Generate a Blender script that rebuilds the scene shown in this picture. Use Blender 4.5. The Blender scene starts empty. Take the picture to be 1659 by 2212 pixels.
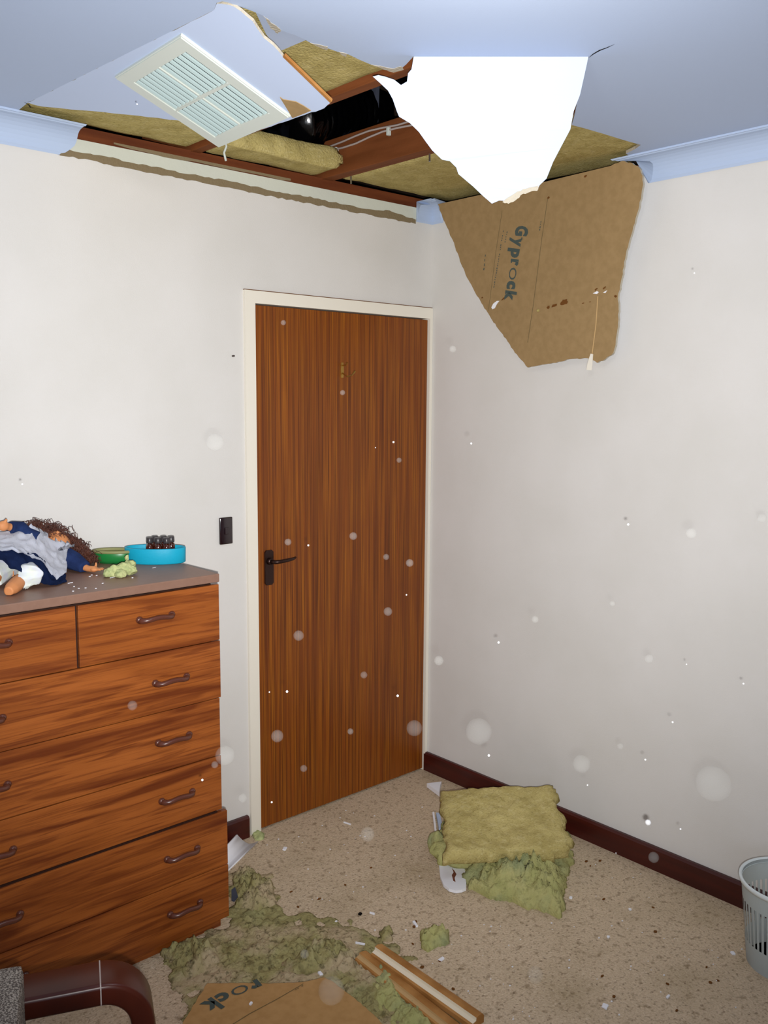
import bpy, bmesh, math, random
from mathutils import Vector, Matrix, noise
from mathutils.geometry import tessellate_polygon
random.seed(7)
SC = bpy.context.scene
COL = SC.collection

# ------------------------------------------------------------------ camera
FPX, YAW, PITCH, ROLL = 1951.02, 0.7361, -0.1256, 0.0065
CAM = Vector((-2.8315, -2.8289, 1.6991))
fwd = Vector((math.sin(YAW)*math.cos(PITCH), math.cos(YAW)*math.cos(PITCH), math.sin(PITCH)))
r0 = Vector((math.cos(YAW), -math.sin(YAW), 0)); u0 = r0.cross(fwd)
rgt = r0*math.cos(ROLL) + u0*math.sin(ROLL)
upv = -r0*math.sin(ROLL) + u0*math.cos(ROLL)
cd = bpy.data.cameras.new('camera'); cam = bpy.data.objects.new('camera', cd); COL.objects.link(cam)
m = Matrix.Identity(4)
for i in range(3):
    m[i][0] = rgt[i]; m[i][1] = upv[i]; m[i][2] = -fwd[i]; m[i][3] = CAM[i]
cam.matrix_world = m
cd.sensor_fit = 'HORIZONTAL'; cd.sensor_width = 36; cd.lens = FPX/1659*36; cd.clip_start = 0.01
SC.camera = cam

# ------------------------------------------------------------------ light
SC.view_settings.view_transform = 'Standard'; SC.view_settings.look = 'None'
SC.view_settings.gamma = 1; SC.view_settings.use_curve_mapping = False
SC.view_settings.exposure = 0.0
wd = bpy.data.worlds.new('world'); SC.world = wd; wd.use_nodes = True
wd.node_tree.nodes['Background'].inputs[0].default_value = (0.5, 0.6, 0.9, 1)
wd.node_tree.nodes['Background'].inputs[1].default_value = 0.05

def light(name, kind, loc, energy, color, target=None, **kw):
    l = bpy.data.lights.new(name, kind); l.energy = energy; l.color = color
    for k, v in kw.items(): setattr(l, k, v)
    o = bpy.data.objects.new(name, l); COL.objects.link(o); o.location = loc
    if target is not None:
        o.rotation_euler = (Vector(target)-Vector(loc)).to_track_quat('-Z', 'Y').to_euler()
    return o
# the camera's own flash, just under and right of the lens
fl = CAM + rgt*0.02 - upv*0.045 + fwd*0.0
light('flash', 'SPOT', fl, 388, (1.0, 0.99, 0.975), target=CAM+fwd*2+upv*0.34,
      spot_size=math.radians(95), spot_blend=1.0, shadow_soft_size=0.012)
# cool area fill added behind the camera for ambient light; no window there
light('cool_fill', 'AREA', (-3.6, -3.7, 1.3), 12, (0.62, 0.76, 1.0), target=(-1.2, -1.2, 2.2),
      shape='RECTANGLE', size=1.4, size_y=1.2)
# ceiling lamp just out of frame above
light('ceiling_lamp', 'POINT', (-1.60, -1.76, 2.38), 7.0, (1.0, 0.92, 0.80), shadow_soft_size=0.06)

# ------------------------------------------------------------------ helpers
def ray(px, py): return fwd + rgt*((px-829.5)/FPX) + upv*((1106-py)/FPX)
def at(px, py, P, n):
    d = ray(px, py); P = Vector(P); n = Vector(n)
    return CAM + d*((P-CAM).dot(n)/d.dot(n))
def onz(px, py, z): return at(px, py, (0,0,z), (0,0,1))
def onx(px, py, x): return at(px, py, (x,0,0), (1,0,0))
def ony(px, py, y): return at(px, py, (0,y,0), (0,1,0))
def pxof(P):
    d = P-CAM; z = d.dot(fwd); return 829.5+FPX*d.dot(rgt)/z

def lin(c):
    if isinstance(c, str): c = [int(c[i:i+2], 16)/255 for i in (0,2,4)]
    return tuple((x/12.92 if x <= .04045 else ((x+.055)/1.055)**2.4) for x in c)+(1,)

MATS = {}
def mat(name, col, rough=.6, spec=.3, bump=0, bscale=200, col2=None, nscale=20, detail=3, stretch=None, ramp=(.35,.65),
        metal=0, alpha=1, trans=0, coat=0, dist=0, rot=None):
    M = bpy.data.materials.new(name); M.use_nodes = True; nt = M.node_tree; N = nt.nodes; L = nt.links
    b = N['Principled BSDF']; b.inputs['Roughness'].default_value = rough
    b.inputs['Specular IOR Level'].default_value = spec; b.inputs['Metallic'].default_value = metal
    b.inputs['Alpha'].default_value = alpha; b.inputs['Transmission Weight'].default_value = trans
    b.inputs['Coat Weight'].default_value = coat
    c1 = lin(col); b.inputs['Base Color'].default_value = c1
    tc = N.new('ShaderNodeTexCoord')
    if col2 is not None:
        mp = N.new('ShaderNodeMapping'); L.new(tc.outputs['Object'], mp.inputs[0])
        if stretch: mp.inputs['Scale'].default_value = stretch
        if rot: mp.inputs['Rotation'].default_value = rot
        n = N.new('ShaderNodeTexNoise'); n.inputs['Scale'].default_value = nscale; n.inputs['Detail'].default_value = detail
        n.inputs['Distortion'].default_value = dist
        L.new(mp.outputs[0], n.inputs['Vector'])
        r = N.new('ShaderNodeValToRGB'); r.color_ramp.elements[0].position = ramp[0]; r.color_ramp.elements[1].position = ramp[1]
        r.color_ramp.elements[0].color = c1; r.color_ramp.elements[1].color = lin(col2)
        L.new(n.outputs[0], r.inputs[0]); L.new(r.outputs[0], b.inputs['Base Color'])
    if bump:
        n2 = N.new('ShaderNodeTexNoise'); n2.inputs['Scale'].default_value = bscale; n2.inputs['Detail'].default_value = 4
        L.new(tc.outputs['Object'], n2.inputs['Vector'])
        bp = N.new('ShaderNodeBump'); bp.inputs['Strength'].default_value = bump; bp.inputs['Distance'].default_value = .004
        L.new(n2.outputs[0], bp.inputs['Height']); L.new(bp.outputs[0], b.inputs['Normal'])
    MATS[name] = M; return M

def mix_layers(M, layers):
    """layers: (kind, scale, stretch, ramp lo, hi, colour, amount) painted over the base colour: stains, grain lines, specks"""
    nt = M.node_tree; N = nt.nodes; L = nt.links; b = N['Principled BSDF']
    tc = N.new('ShaderNodeTexCoord')
    for kind, sc, st, lo, hi, col, amt in layers:
        inp = b.inputs['Base Color']
        mp = N.new('ShaderNodeMapping'); mp.inputs['Scale'].default_value = st; L.new(tc.outputs['Object'], mp.inputs[0])
        n = N.new('ShaderNodeTexNoise'); n.inputs['Scale'].default_value = sc; n.inputs['Detail'].default_value = 4
        n.inputs['Distortion'].default_value = 1.2 if kind == 'wavy' else 0
        L.new(mp.outputs[0], n.inputs['Vector'])
        mr = N.new('ShaderNodeMapRange'); mr.inputs[1].default_value = lo; mr.inputs[2].default_value = hi; mr.inputs[4].default_value = amt
        L.new(n.outputs[0], mr.inputs[0])
        mx = N.new('ShaderNodeMix'); mx.data_type = 'RGBA'
        L.new(mr.outputs[0], mx.inputs[0])
        if inp.links: L.new(inp.links[0].from_socket, mx.inputs[6])
        else: mx.inputs[6].default_value = inp.default_value
        mx.inputs[7].default_value = lin(col)
        L.new(mx.outputs[2], inp)
    return M

mat('wall_paint', 'D4D1CC', .75, .2, bump=.12, bscale=260, col2='D9D6D2', nscale=3)
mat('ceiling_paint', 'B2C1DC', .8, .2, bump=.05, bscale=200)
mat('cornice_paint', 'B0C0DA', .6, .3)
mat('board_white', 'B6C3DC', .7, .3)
mat('wall_board', 'CDD0C4', .8, .2, bump=.2, bscale=60)
mat('paper_brown', '9C815A', .8, .15, bump=.08, bscale=300, col2='947A54', nscale=40)
mat('paper_orange', 'B38C5A', .8, .15, bump=.08, bscale=300, col2='AA8352', nscale=40)
mat('paper_torn', '83745A', .9, .1, bump=.5, bscale=120)
mat('gypsum', 'B4AC9C', .9, .1, bump=.6, bscale=150)
mat('trim_paint', 'E8E2D4', .4, .4)
mat('door_wood', '80400D', .42, .35, col2='985812', nscale=6, stretch=(9,9,.35), ramp=(.3,.7))
mix_layers(MATS['door_wood'], [('n', 5, (11,1,.10), .5, .58, '64300C', .6), ('n', 26, (11,1,.06), .48, .6, '4E2208', .8),
                               ('n', 3, (1,1,1), .45, .7, '743A12', .5)])
mat('dresser_wood', 'A25A26', .38, .4, col2='94501E', nscale=3, stretch=(1,1,5), ramp=(.35,.65), dist=.6)
mix_layers(MATS['dresser_wood'], [('wavy', 3.2, (.45,1,6.5), .46, .66, '5E260A', .85), ('wavy', 9, (.4,1,9), .5, .66, '5A220A', .6),
                                  ('n', 40, (.15,1,8), .5, .75, '5C240A', .4)])
mat('dresser_laminate', '886858', .45, .4, col2='846454', nscale=60)
mat('dresser_dark', '2A140C', .6, .3)
mat('handle_plastic', '5B3226', .28, .5)
mat('baseboard_wood', '47150F', .35, .45, col2='380F0C', nscale=8, stretch=(1,.3,4))
mat('carpet', 'C2AC90', .95, .05, bump=1.0, bscale=170, col2='DAC6AA', nscale=150, detail=5, ramp=(.3,.7))
mix_layers(MATS['carpet'], [('n', 38, (1,1,1), .56, .72, '7A654A', .65), ('n', 4, (1,1,1), .5, .75, 'A08E6C', .5), ('n', 95, (1,1,1), .56, .70, '6A5640', .65), ('n', 70, (1,1,1), .60, .72, 'E4D2B8', .5)])
mat('insulation', 'C0B074', .95, .05, bump=1.0, bscale=150, col2='AC9C62', nscale=14, detail=6)
mix_layers(MATS['insulation'], [('n', 45, (1,1,3), .52, .72, 'CABC88', .6), ('n', 120, (1,1,2), .52, .72, '84763E', .5)])
mat('insulation_green', 'A6A46A', .95, .05, bump=1.0, bscale=130, col2='B4AE76', nscale=16, detail=6)
mix_layers(MATS['insulation_green'], [('n', 9, (1,1,1), .48, .7, '7E8A68', .7), ('n', 60, (1,1,1), .55, .75, '66643C', .5)])
mat('insulation_dirty', '968C5E', .95, .05, bump=1.0, bscale=140, col2='A39C6C', nscale=26, detail=6)
mix_layers(MATS['insulation_dirty'], [('n', 11, (1,1,1), .5, .7, '9A9A6C', .6), ('n', 34, (1,1,1), .52, .7, '5E5438', .6), ('n', 6, (1,1,1), .46, .60, 'B8A486', .85), ('n', 60, (1,1,1), .54, .66, '5A5236', .7)])
mat('joist_wood', '7C4624', .75, .2, bump=.2, bscale=60, col2='683818', nscale=4, stretch=(6,.6,6))
mat('plate_wood', '6E3A1E', .75, .2, bump=.2, bscale=60, col2='5A2C16', nscale=5, stretch=(.6,6,6))
mat('roof_dark', '33271F', .9, .1, col2='221A16', nscale=6)
mat('roof_tile', '4A4E5C', .8, .2, col2='3A3E4A', nscale=5)
mat('black_foil', '030304', .15, .5, bump=.4, bscale=18)
mat('cable_grey', 'A89A94', .5, .4)
mat('metal_nail', 'C9C9C9', .3, .5, metal=1)
mat('vent_white', 'C6CCC4', .45, .4)
mat('vent_slat', 'A9BBBA', .4, .4)
mat('vent_dark', '141C28', .7, .2)
mat('ink', '4A5450', .8, .1)
mat('ink_faint', '6A5C40', .8, .1)
mat('stain', '6B4420', .85, .1)
mat('switch_dark', '1E0C12', .12, .6, coat=.5)
mat('bronze', '36231E', .35, .5, metal=.6)
mat('brass', 'C9A45A', .3, .5, metal=1)
mat('tray_blue', '14A0C0', .5, .3, bump=.1, bscale=120)
mat('bottle_glass', '3A1206', .08, .6, coat=.6)
mat('bottle_cap', '3A3638', .3, .4)
mat('bowl_green', '1F7A3A', .35, .4)
mat('bowl_rim', '8A8A5C', .5, .3)
mat('bowl_inside', 'B9A884', .7, .2, col2='A08A62', nscale=60)
mat('clump', 'BEC28A', .95, .05, bump=.8, bscale=120, col2='A2AC78', nscale=50)
mat('skin', 'D08A58', .55, .3)
mat('dress_navy', '1E2B50', .9, .1, bump=.4, bscale=120, col2='24345E', nscale=40)
mat('pinafore', 'F2F5FF', .85, .1, bump=.25, bscale=90)
mix_layers(MATS['pinafore'], [('n', 190, (1,1,1), .68, .72, '6E82B8', .9)])
mat('pantaloon', 'D5D9E6', .85, .1, bump=.25, bscale=90, col2='DDE4D8', nscale=30)
mat('hair_brown', '6A3E30', .55, .4, col2='4C2A22', nscale=40)
mat('chair_wood', '4A1A0C', .32, .35, coat=.0, col2='341008', nscale=6, stretch=(1,1,1))
mat('chair_fabric', 'AEA498', .95, .05, bump=1.0, bscale=260, col2='5E5650', nscale=330, ramp=(.42,.55))
mat('basket_plastic', 'DCE4E4', .4, .35)
mat('batten_wood', 'B8854C', .6, .25, col2='96642F', nscale=10, stretch=(1,1,1))
mat('batten_pale', 'E8DCC4', .7, .2)
mat('batten_light', 'C2A070', .7, .2)
mat('plaster_bit', 'EDEDF2', .8, .2)
mat('rust', '7A4A38', .9, .1)
mat('dark_bit', '120C0A', .8, .1)
mat('dust', 'FFFFFF', .9, .1)

def new(name, bm, mats, parent=None, smooth=False, label=None, cat=None, group=None, kind=None):
    me = bpy.data.meshes.new(name); bm.normal_update(); bm.to_mesh(me); bm.free()
    if not isinstance(mats, (list, tuple)): mats = [mats]
    for k in mats: me.materials.append(MATS[k])
    if smooth:
        for p in me.polygons: p.use_smooth = True
    o = bpy.data.objects.new(name, me); COL.objects.link(o)
    if parent: o.parent = parent
    tag(o, label, cat, group, kind); return o
def tag(o, label=None, cat=None, group=None, kind=None):
    for k, v in (('label', label), ('category', cat), ('group', group), ('kind', kind)):
        if v: o[k] = v
    return o
def thing(name, label, cat, loc=(0,0,0), group=None):
    o = bpy.data.objects.new(name, None); COL.objects.link(o); o.location = loc; o.empty_display_size = .05
    tag(o, label, cat, group); return o
def recenter(o):
    """put a mesh object's origin at the middle of its own bottom"""
    vs = o.data.vertices; n = len(vs)
    lo = Vector((min(v.co.x for v in vs), min(v.co.y for v in vs), min(v.co.z for v in vs)))
    hi = Vector((max(v.co.x for v in vs), max(v.co.y for v in vs), 0))
    c = Vector(((lo.x+hi.x)/2, (lo.y+hi.y)/2, lo.z))
    o.data.transform(Matrix.Translation(-c)); o.location = c; return o
def part(name, bm, mats, root, **k):
    """a part whose mesh was laid out in world coordinates"""
    o = new(name, bm, mats, root, **k)
    p = root; off = Vector()
    while p: off += p.location; p = p.parent
    o.data.transform(Matrix.Translation(-off)); return o

def box(bm, lo, hi, bevel=0, mi=0, M=None):
    vs = [bm.verts.new((x,y,z)) for x in (lo[0],hi[0]) for y in (lo[1],hi[1]) for z in (lo[2],hi[2])]
    fs = []
    for q in ((0,1,3,2),(4,6,7,5),(0,4,5,1),(2,3,7,6),(0,2,6,4),(1,5,7,3)):
        f = bm.faces.new([vs[i] for i in q]); f.material_index = mi; fs.append(f)
    if bevel:
        es = list({e for f in fs for e in f.edges})
        r = bmesh.ops.bevel(bm, geom=es, offset=bevel, segments=2, affect='EDGES', profile=.6)
        vs = list({v for f in r['faces'] for v in f.verts} | {v for v in vs if v.is_valid})
        for v in list(vs):
            for f in v.link_faces: f.material_index = mi
    if M is not None:
        allv = set()
        stack = [v for v in vs if v.is_valid]
        while stack:
            v = stack.pop()
            if v in allv: continue
            allv.add(v)
            for e in v.link_edges: stack.append(e.other_vert(v))
        for v in allv: v.co = M @ v.co
    return bm
def boxo(lo, hi, bevel=0): return box(bmesh.new(), lo, hi, bevel)

def jag(pts, amp, step, n, skip=()):
    """roughen a closed outline of coplanar points (n = plane normal); skip = edge indices left straight"""
    out = []; n = Vector(n).normalized(); N = len(pts)
    for i in range(N):
        a, b = Vector(pts[i]), Vector(pts[(i+1)%N]); out.append(a)
        L = (b-a).length; k = int(L/step)
        if i in skip or k < 1: continue
        side = n.cross((b-a).normalized())
        for j in range(1, k+1):
            t = j/(k+1)
            out.append(a.lerp(b, t) + side*random.uniform(-amp, amp) + (b-a).normalized()*random.uniform(-.25,.25)*step)
    return out
def sheet(outer, n, th, holes=(), bm=None, m_front=0, m_back=1, m_edge=2):
    """prism: outline at the front, extruded by -n*th; n points out of the front face"""
    bm = bm or bmesh.new(); n = Vector(n).normalized()
    loops = [[Vector(p) for p in outer]] + [[Vector(p) for p in h] for h in holes]
    tri = tessellate_polygon(loops); flat = [p for l in loops for p in l]
    F = [bm.verts.new(p) for p in flat]; B = [bm.verts.new(p-n*th) for p in flat]
    for t in tri:
        a, b, c = (flat[i] for i in t)
        if (b-a).cross(c-a).dot(n) < 0: t = (t[0], t[2], t[1])
        try:
            f = bm.faces.new([F[i] for i in t]); f.material_index = m_front
            f = bm.faces.new([B[i] for i in reversed(t)]); f.material_index = m_back
        except ValueError: pass
    s = 0
    for l in loops:
        k = len(l)
        for i in range(k):
            j = (i+1) % k
            f = bm.faces.new([F[s+i], F[s+j], B[s+j], B[s+i]]); f.material_index = m_edge
        s += k
    bmesh.ops.recalc_face_normals(bm, faces=bm.faces)
    return bm
def tube(bm, pts, rad, seg=8, cap=True, mi=0):
    pts = [Vector(p) for p in pts]; n = len(pts)
    if not isinstance(rad, (list, tuple)): rad = [rad]*n
    rings = []; prev = None
    for i in range(n):
        t = (pts[min(i+1,n-1)]-pts[max(i-1,0)]).normalized()
        if prev is None:
            a = t.orthogonal().normalized()
        else:
            a = prev - t*prev.dot(t)
            a = a.normalized() if a.length > 1e-5 else t.orthogonal().normalized()
        prev = a; b = t.cross(a)
        rings.append([bm.verts.new(pts[i] + (a*math.cos(2*math.pi*k/seg)+b*math.sin(2*math.pi*k/seg))*rad[i]) for k in range(seg)])
    for i in range(n-1):
        for k in range(seg):
            f = bm.faces.new([rings[i][k], rings[i][(k+1)%seg], rings[i+1][(k+1)%seg], rings[i+1][k]]); f.material_index = mi
    if cap:
        bm.faces.new(rings[0][::-1]).material_index = mi; bm.faces.new(rings[-1]).material_index = mi
    return bm
def ball(bm, c, r, M=None, sub=2):
    res = bmesh.ops.create_icosphere(bm, subdivisions=sub, radius=1)
    if not isinstance(r, (list, tuple)): r = (r,r,r)
    for v in res['verts']:
        p = Vector((v.co.x*r[0], v.co.y*r[1], v.co.z*r[2]))
        if M is not None: p = M @ p
        v.co = p + Vector(c)
    return bm
def lathe(bm, prof, seg=32, c=(0,0,0), sy=1):
    rings = [[bm.verts.new((c[0]+r*math.cos(2*math.pi*k/seg), c[1]+sy*r*math.sin(2*math.pi*k/seg), c[2]+z)) for k in range(seg)] for r, z in prof]
    for i in range(len(rings)-1):
        for k in range(seg):
            bm.faces.new([rings[i][k], rings[i][(k+1)%seg], rings[i+1][(k+1)%seg], rings[i+1][k]])
    return bm
def remesh(o, vox, smooth=2):
    md = o.modifiers.new('r', 'REMESH'); md.mode = 'VOXEL'; md.voxel_size = vox; md.use_smooth_shade = True
    s = o.modifiers.new('s', 'SMOOTH'); s.iterations = smooth; s.factor = .5
def nz(p, s, k=0): return noise.noise(Vector((p[0]*s+k*7.3, p[1]*s-k*3.1, p[2]*s+k*1.7)))
def batt(bm, quad, th, n=28, amp=.012, seed=0, edge=.02, down=None):
    """fibrous slab: quad = four top corners in order, th = thickness, roughened all over"""
    q = [Vector(p) for p in quad]
    nn = (q[1]-q[0]).cross(q[3]-q[0]).normalized()
    if nn.z < 0: nn = -nn
    down = -nn if down is None else Vector(down).normalized()
    def P(u, v): return q[0].lerp(q[1], u).lerp(q[3].lerp(q[2], u), v)
    top, bot = [], []
    for i in range(n+1):
        rt, rb = [], []
        for j in range(n+1):
            u, v = i/n, j/n; p = P(u, v); c = P(.5,.5)
            e = min(u,1-u,v,1-v)
            d = (p-c).normalized()
            if e == 0: p = p + d*(nz(p,22,seed)+.6*nz(p,60,seed))*edge
            rnd = (1-min(1, e/.06))**2*th*.3
            rt.append(bm.verts.new(p + down*rnd + nn*(nz(p,9,seed)*amp+nz(p,35,seed)*amp*.45)))
            rb.append(bm.verts.new(p + down*(th-rnd) + d*(nz(p,14,seed+5)*edge if e == 0 else 0) + nn*nz(p,14,seed+9)*amp*.6))
        top.append(rt); bot.append(rb)
    for i in range(n):
        for j in range(n):
            bm.faces.new([top[i][j], top[i+1][j], top[i+1][j+1], top[i][j+1]])
            bm.faces.new([bot[i][j], bot[i][j+1], bot[i+1][j+1], bot[i+1][j]])
    for i in range(n):
        for A in ((0,0,1),(n,0,1),):
            bm.faces.new([top[i][A[0]], top[i+1][A[0]], bot[i+1][A[0]], bot[i][A[0]]])
            bm.faces.new([top[A[0]][i], top[A[0]][i+1], bot[A[0]][i+1], bot[A[0]][i]])
    bmesh.ops.recalc_face_normals(bm, faces=bm.faces); return bm
def inside(x, y, poly):
    c = False; n = len(poly)
    for i in range(n):
        x1, y1 = poly[i][:2]; x2, y2 = poly[(i+1)%n][:2]
        if (y1 > y) != (y2 > y) and x < (x2-x1)*(y-y1)/(y2-y1)+x1: c = not c
    return c
def edist(x, y, poly):
    P = Vector((x,y)); best = 9
    for i in range(len(poly)):
        a = Vector(poly[i][:2]); b = Vector(poly[(i+1)%len(poly)][:2]); d = b-a
        t = max(0, min(1, (P-a).dot(d)/d.dot(d))); best = min(best, (P-a-d*t).length)
    return best
def mound(poly, h, z0=0, step=.012, seed=0, fall=.05, rough=.5, ragged=.02):
    bm = bmesh.new(); xs = [p[0] for p in poly]; ys = [p[1] for p in poly]
    nx = int((max(xs)-min(xs))/step)+5; ny = int((max(ys)-min(ys))/step)+5; V = {}
    x0, y0 = min(xs)-2*step, min(ys)-2*step
    def hh(x, y):
        jx = x+ragged*noise.noise(Vector((x*18,y*18,seed+3))); jy = y+ragged*noise.noise(Vector((x*18,y*18,seed+8)))
        if not inside(jx, jy, poly): return None
        e = min(1, edist(jx, jy, poly)/fall)
        k = 1+rough*noise.noise(Vector((x*11,y*11,seed)))*.8+rough*.8*noise.noise(Vector((x*32,y*32,seed)))+rough*1.0*noise.noise(Vector((x*75,y*75,seed)))
        return h*math.sqrt(e)*max(.1,k)
    for i in range(nx):
        for j in range(ny):
            x, y = x0+i*step, y0+j*step; z = hh(x, y)
            if z is not None: V[i,j] = bm.verts.new((x,y,z0+z+.002))
    for (i,j) in list(V):
        if all(k in V for k in ((i+1,j),(i,j+1),(i+1,j+1))):
            bm.faces.new([V[i,j], V[i+1,j], V[i+1,j+1], V[i,j+1]])
    es = [e for e in bm.edges if e.is_boundary]
    r = bmesh.ops.extrude_edge_only(bm, edges=es)
    for v in r['geom']:
        if isinstance(v, bmesh.types.BMVert): v.co.z = z0
    loose = [v for v in bm.verts if not v.link_faces]
    bmesh.ops.delete(bm, geom=loose, context='VERTS')
    bmesh.ops.recalc_face_normals(bm, faces=bm.faces); return bm

# ------------------------------------------------------------------ room shell
H, ZC, CP = 2.52, 2.438, .082
XL, YB = -4.0, -4.0
def struct(name, bm, mats, **k): return new(name, bm, mats, kind='structure', **k)
bm = bmesh.new(); bmesh.ops.create_grid(bm, x_segments=1, y_segments=1, size=.5)
for v in bm.verts: v.co = Vector((XL/2+v.co.x*(-XL+.2), YB/2+v.co.y*(-YB+.2), 0))
struct('floor', bm, 'carpet')
# wall with the door: opening between DX0 and DX1
DX1, DX0, DH = -.0209+.004, -.9209-.0, 2.04
FR = .045                                   # frame face width
bm = bmesh.new()
box(bm, (XL-.1, 0, 0), (DX0-FR, .11, 2.44)); box(bm, (DX0-FR, 0, DH+FR), (0, .11, 2.44))
struct('wall_back', bm, 'wall_paint')
bm = boxo((0, YB, 0), (.11, .11, 2.47)); struct('wall_right', bm, 'wall_paint')
struct('trim_15', boxo((.002, YB, 2.47), (.11, .0, 2.505)), 'plate_wood')
struct('wall_left', boxo((XL-.11, YB, 0), (XL, .11, H+.02)), 'wall_paint')
struct('wall_front', boxo((XL-.11, YB-.11, 0), (.11, YB, H+.02)), 'wall_paint')
# bare strips on the wall head where the cornice was torn away
bm = bmesh.new(); box(bm, (XL-.1, .0, 2.44), (0, .11, 2.495)); struct('trim_1', bm, 'wall_board')
x1 = -1.66; pts = []
top = [(-1.66,2.447),(-1.60,2.458),(-1.5,2.459),(-1.4,2.455),(-1.3,2.457),(-1.2,2.452),(-1.1,2.456),(-.95,2.455),(-.8,2.452),(-.62,2.455),(-.5,2.450),(-.36,2.452),(-.25,2.462),(-.2,2.455),(-.10,2.445)]
lowp = [(-.10,2.428),(-.5,2.430),(-.9,2.431),(-1.3,2.434),(-1.66,2.438)]
pl = [Vector((x,-.0015,z)) for x,z in top+lowp]
pl = jag(pl, .003, .02, (0,-1,0))
struct('trim_2', sheet(pl, (0,-1,0), .0015), ['paper_torn']*3)
# timber wall plate on the wall head
struct('trim_3', boxo((-1.95, .004, 2.495), (.11, .11, 2.535)), 'plate_wood')
bm = bmesh.new()
pl = [Vector((x,-.002,z)) for x,z in [(-1.45,2.502)]+[(-1.45+.06*i, 2.500-.007*random.random()) for i in range(1,12)]+[(-.75,2.5),(-.75,2.507),(-1.45,2.507)]]
struct('trim_4', sheet(pl, (0,-1,0), .002), ['paper_torn']*3)

# ---- ceiling board with the hole
Z = lambda px, py: onz(px, py, H)
A_ = Z(60, 222); B_ = Z(462, 22)
edge_up = [(468,6),(480,3),(492,5),(505,10),(520,15),(545,24),(569,34)]
edge_mid = [(572,45),(588,54),(607,65),(622,71),(636,75),(655,84),(670,92)]
edge_dn = [(690,99),(712,106),(730,113),(752,119),(770,128),(802,139),(826,148),(850,152),(866,148),(880,140),(893,124)]
hL = Z(893,122); hR = Z(1272,122)
edge_r = [(1262,160),(1250,205),(1241,250),(1235,270),(1262,277),(1300,288),(1342,301),(1384,313),(1372,322),(1352,332)]
hole = [A_, Z(57,232)] 
hole += [Vector((-1.78,-.0,H))] 
hole += [Vector((0.0,0.0,H))]
hole += [Vector((0.0, Z(1352,332).y+.02, H))]
hole += [Z(*p) for p in reversed(edge_r)]
hole += [hR]
# along the hinge of the big flap, then the torn edge back to the vent flap
hole += [hL] + [Z(*p)+Vector((random.uniform(-.004,.004),random.uniform(-.004,.004),0)) for p in reversed(edge_dn[:-1])]
hole += [Z(*p) for p in reversed(edge_mid)] + [Z(*p) for p in reversed(edge_up)]
hole += [B_]
outline = [Vector((XL,0,H)), Vector((XL,YB,H)), Vector((0,YB,H))]
tail = [p.copy() for p in [Vector((0.0, Z(1352,332).y+.02, H))]+[Z(*p) for p in reversed(edge_r)]+hole[hole.index(hR):]+[A_, Vector((-1.775,0,H))]]
for p in tail: p.x = min(p.x, 0); p.y = min(p.y, 0)
struct('ceiling', sheet(outline+tail, (0,0,-1), .01), ['ceiling_paint','paper_brown','gypsum'])
# hairline cracks running on from the hole
def crack(pts, w):
    bm = bmesh.new(); P = [Z(*p)+Vector((0,0,-.0006)) for p in pts]; L, R = [], []
    for i, p in enumerate(P):
        d = (P[min(i+1,len(P)-1)]-P[max(i-1,0)]).normalized(); s = Vector((-d.y,d.x,0))
        ww = w*(1-abs(2*i/(len(P)-1)-1)**2*.9)
        L.append(bm.verts.new(p+s*ww)); R.append(bm.verts.new(p-s*ww))
    for i in range(len(P)-1): bm.faces.new([L[i],L[i+1],R[i+1],R[i]])
    return bm
cr = crack([(1272,124),(1282,116),(1296,108),(1310,103),(1328,95)], .0025)
for a in ([(445,35),(452,34),(457,28)], [(52,220),(62,226),(66,232),(78,234)], [(60,219),(72,220),(80,225)]):
    b2 = crack(a, .0022); me = bpy.data.meshes.new('t'); b2.to_mesh(me); b2.free(); cr.from_mesh(me)
struct('trim_5', cr, 'dark_bit')
# torn paper hanging at the edge of the hole, a lighter strip
bm = bmesh.new()
for pts in ([(569,34),(607,65),(600,72),(584,60)], [(670,92),(708,100),(706,108),(690,101)], [(732,111),(750,116),(748,122),(738,118)], [(802,139),(830,150),(850,156),(872,150),(866,143),(850,148)]):
    sheet(jag([Z(*p)+Vector((0,0,-.001)) for p in pts], .002, .01, (0,0,-1)), (0,0,-1), .0012, bm=bm)
struct('trim_6', bm, ['gypsum']*3)
# leftover ceiling sheet, still up beside the vent panel, its factory edge straight
fr = [(548,30),(574,46),(607,67),(636,77),(671,94),(604,122),(575,86)]
fp = [Z(*p)+Vector((0,0,.012)) for p in fr]
new('plasterboard_offcut', sheet(fp, (0,0,-1), .01), ['board_white','paper_brown','gypsum'],
    label='small pale ceiling board remnant with one straight edge, between the vent panel and the hole', cat='plasterboard')

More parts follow.
